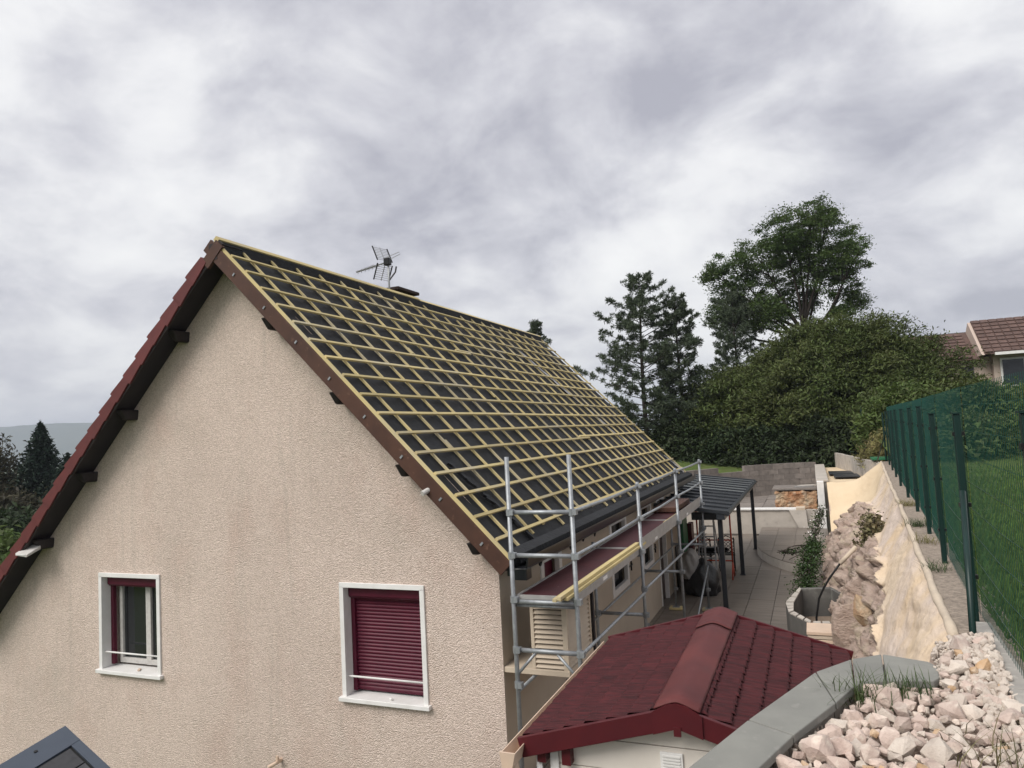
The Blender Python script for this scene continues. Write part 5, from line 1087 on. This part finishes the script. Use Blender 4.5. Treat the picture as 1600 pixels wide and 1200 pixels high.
dome_tree('dark_bush', 'dark shaded bush at the left foot of the domed trees', (-6.6, 40.0, 1.0), (2.2, 2.0), 3.6, 9, 'bush_dark', 300, 60, .26, .35, .34, cat='bush', low=0)
dome_tree('dark_bush', 'dark undergrowth bush right behind the curved block wall', (-3.2, 38.6, 1.6), (2.6, 1.3), 2.2, 10, 'bush_dark', 300, 60, .24, .35, .30, cat='bush', low=0)
dome_tree('dark_bush', 'dark undergrowth bush behind the thick pale wall', (.4, 39.0, 1.6), (2.2, 1.4), 2.4, 12, 'bush_dark', 280, 60, .24, .35, .30, cat='bush', low=0)
dome_tree('green_bush', 'light green bush with open twigs in front of the big dome', (3.6, 33.0, 2.6), (1.7, 1.4), 2.6, 13, 'bush_light', 220, 46, .24, .36, .32, cat='bush', low=.1)
dome_tree('green_bush', 'yellow green bush rising over the far end of the fence', (5.0, 31.0, 2.8), (2.0, 1.6), 2.3, 15, 'sumac', 330, 50, .24, .34, .32, cat='bush', low=.05)
dome_tree('green_bush', 'bushy green shrub below the distant house on the lawn edge', (7.6, 33.0, 3.0), (2.3, 1.7), 1.9, 16, 'bush_light', 360, 48, .24, .34, .32, cat='bush', low=.05)
dome_tree('green_bush', 'dull green shrub beside the house wall behind the lawn', (10.6, 38.0, 3.4), (3.0, 2.0), 1.7, 18, 'sumac', 340, 50, .26, .34, .34, cat='bush', low=.05)
dome_tree('green_bush', 'olive green shrub in the lawn border seen through the mesh', (4.4, 26.5, 2.4), (1.4, 1.3), 1.5, 19, 'sumac', 240, 50, .22, .36, .28, cat='bush', low=.0)
dome_tree('green_bush', 'mixed green shrub in the lawn border beside the olive shrub', (7.2, 27.5, 2.5), (1.9, 1.3), 1.7, 20, 'bush_light', 260, 50, .22, .36, .28, cat='bush', low=.0)
dome_tree('green_bush', 'wide hedge shrub at the lawn end', (11.5, 29.5, 2.6), (2.6, 1.6), 1.9, 22, 'sumac', 320, 50, .24, .36, .30, cat='bush', low=.0)
dome_tree('yellow_bush', 'small yellowish bush by the fence brace past the slope', (2.7, 31.0, 2.1), (.9, .8), 1.3, 23, 'grass_dry', 120, 50, .2, .2, .22, cat='bush', low=0)
# trees left of the house
conifer('spruce_tree', 'pointed dark spruce left of the tiled verge', (-56, 38, -5.4), 12.2, 4.6, 31, n=14000)
conifer('spruce_tree', 'shorter spruce leaning against the pointed spruce', (-52.2, 37.5, -5.6), 9.8, 4.4, 32, n=11000)
broad_specs = (('brown green tree at the frame edge left of spruces', (-60, 36, -5.6), (4.2, 4), 11.4, 'brown_leaf', 33), ('lower brown green tree before the spruces', (-50, 31, -5.8), (4.4, 3.6), 8.2, 'brown_leaf', 34), ('dull green bush close to the tiled verge', (-40.5, 26, -4.6), (4.0, 3.0), 5.8, 'bush_dark', 35), ('pale green bush low beside the tiled verge', (-33, 20, -3.6), (3.4, 2.6), 4.4, 'bush_light', 36), ('green tree top under the far hill', (-60, 48, -6), (5, 4), 11.0, 'sumac', 37))
for lab, b_, r_, h_2, m_, s_ in broad_specs: dome_tree('leafy_tree', lab, b_, r_, h_2, s_, m_, 420, 46, .46, .34, .6, low=0)
bn = thing('outbuilding', 'small dark outbuilding with a pale wall low among the trees left', 'building', (-44, 24, -4))
MB().box((-46, 22.5, -4.5), (-40, 26.5, -.6)).build('wall', 'far_wall', bn); MB().hexa([(-46.4, 22, -.6), (-39.6, 22, -.6), (-39.6, 27, -.6), (-46.4, 27, -.6), (-46.4, 22, -.45), (-39.6, 22, -.45), (-39.6, 27, .2), (-46.4, 27, .2)]).build('roof', 'white', bn)
# plants on the terrace edge and rock
def leafy_plant(name, label, pts, n, cl, leaf, mat, seed, petals=0, cat='plant', stems=True):
    R = np.random.default_rng(seed); rr = random.Random(seed); t = thing(name, label, cat, pts[0]); P = np.array(pts); mb = MB()
    for k in range(10): mb.tube([pts[0]]+[tuple(np.array(p)+R.normal(0, .09, 3)) for p in pts[1:]], .008, 4, False)
    mb.build('stem', 'bark', t); idx = R.uniform(0, len(P)-1, n); i0 = np.floor(idx).astype(int).clip(0, len(P)-2); f_ = (idx-i0)[:, None]; C = P[i0]*(1-f_)+P[i0+1]*f_
    w = (1.15-.45*idx/(len(P)-1))[:, None]; C = C+R.normal(size=C.shape)*np.array([cl, cl, cl*.8])*w
    V, F = leaf_quads(C, leaf, .55, .2, R=R); link('foliage', raw_mesh('foliage', V, F, mat), t)
    if petals:
        idx = R.integers(len(C)//2, len(C), petals); C2 = C[idx]+R.normal(0, .06, (petals, 3)); V, F = leaf_quads(C2, .05, .8, .1, R=R); struct(link('blossom', raw_mesh('blossom', V, F, 'petal'), t), 'stuff')
    return t
leafy_plant('climbing_shrub', 'dark glossy shrub growing between planter and raised step', [(-.42, 17.0, .05), (-.35, 17.3, .45), (-.25, 18.0, .85), (-.15, 18.8, 1.05)], 4200, .13, .06, 'ivy', 41)
leafy_plant('flowering_shrub', 'leggy shrub with white blossom above the glossy shrub', [(-.30, 19.2, .3), (-.20, 20, .9), (-.05, 20.8, 1.3), (.1, 21.4, 1.55)], 900, .10, .06, 'ivy', 42, 200)
leafy_plant('bent_branch', 'thin leafy branch reaching out over the raised step', [(-.2, 20.2, .8), (-.6, 20.0, .66), (-.95, 19.9, .62)], 150, .06, .08, 'ivy', 43)
leafy_plant('dry_scrub', 'dry olive scrub tuft growing on top of the cut rock', [(.86, 15.6, 1.55), (.95, 15.9, 1.85), (1.0, 16.3, 1.95)], 900, .12, .09, 'twig', 44, cat='scrub')
def tuft(name, label, c, n, h, spread, mat, seed, cat='grass tuft'):
    R = np.random.default_rng(seed); V = []; F = []
    for k in range(n):
        a = R.uniform(0, 6.28); l = h*R.uniform(.4, 1.1); o_ = np.array([R.normal(0, spread*.35), R.normal(0, spread*.35), 0]); d = np.array([math.cos(a), math.sin(a), 0]); s = np.array([-d[1], d[0], 0])*.003; out = R.uniform(.2, 1.0)*spread
        p = [np.array(c)+o_+d*out*t*t+np.array([0, 0, l*(t-.25*t*t*out/spread)]) for t in (0, .4, .75, 1)]; b = len(V)
        for i, q in enumerate(p): w = (1, .9, .6, .1)[i]; V += [q-s*w, q+s*w]
        for i in range(3): F.append((b+2*i, b+2*i+1, b+2*i+3, b+2*i+2))
    return tag(link(name, raw_mesh(name, V, F, mat)), label, cat)
tuft('grass_tuft', 'green grass tuft between coping slabs and stones', (.13, 4.72, 2.38), 90, .22, .22, 'tuft', 51)
tuft('grass_tuft', 'second grass tuft near the rounded coping end', (.40, 4.84, 2.40), 80, .17, .18, 'tuft', 52)
tuft('grass_tuft', 'sparse dry grass stalks among the stones', (.62, 3.95, 2.40), 24, .22, .3, 'twig', 53); tuft('grass_tuft', 'thin stalks growing by the kerb stones', (.78, 3.75, 2.42), 16, .26, .2, 'twig', 54)
for k, (y, s_) in enumerate(((8.6, 1), (10.4, 1), (11.9, 2), (14.5, 2))): tuft('weed_tuft', ['low weeds at the fence foot past the braced post', 'weeds at a fence post on the gravel strip', 'bigger weed clump along the gravel strip', 'dry weed clump farther up the gravel strip'][k], (fenX(y)-.10, y, 2.41), 70*s_, .14, .22, 'grass_dry' if k % 2 else 'tuft', 60+k)
# lawn blades: one mass
R = np.random.default_rng(77); n = 60000; yb = 2.0+R.beta(1.0, 1.9, n)*24; xb = np.array([fenX(v) for v in yb])+.14+R.random(n)**1.3*(2.0+yb*.42)
zb = lawn_z(xb, yb); hb = R.uniform(.04, .11, n)*(1+.8*(R.random(n) < .06)); a = R.uniform(0, 6.28, n); W = .005+.0006*yb
s = np.stack([np.cos(a), np.sin(a), a*0], 1)*W[:, None]; b = np.stack([xb, yb, zb], 1); tip = b+np.stack([R.normal(0, .03, n), R.normal(0, .03, n), hb], 1)
V = np.stack([b-s, b+s, tip], 1).reshape(-1, 3); struct(link('lawn_grass', raw_mesh('lawn_grass', V, np.arange(3*n).reshape(n, 3), 'grass_blade')), 'stuff')
# ------------------------------------------------------------------ haze
hm = bpy.data.materials.new('haze'); hm.use_nodes = True; ht = hm.node_tree; ht.nodes.clear(); ho = ht.nodes.new('ShaderNodeOutputMaterial'); hv_ = ht.nodes.new('ShaderNodeVolumePrincipled')
hv_.inputs['Color'].default_value = (.77, .85, .98, 1); hv_.inputs['Density'].default_value = .00026; ht.links.new(hv_.outputs[0], ho.inputs['Volume']); mt['haze'] = hm
struct(MB().box((-6200, -6200, -60), (6200, 6200, 225)).build('haze', 'haze'), 'stuff')
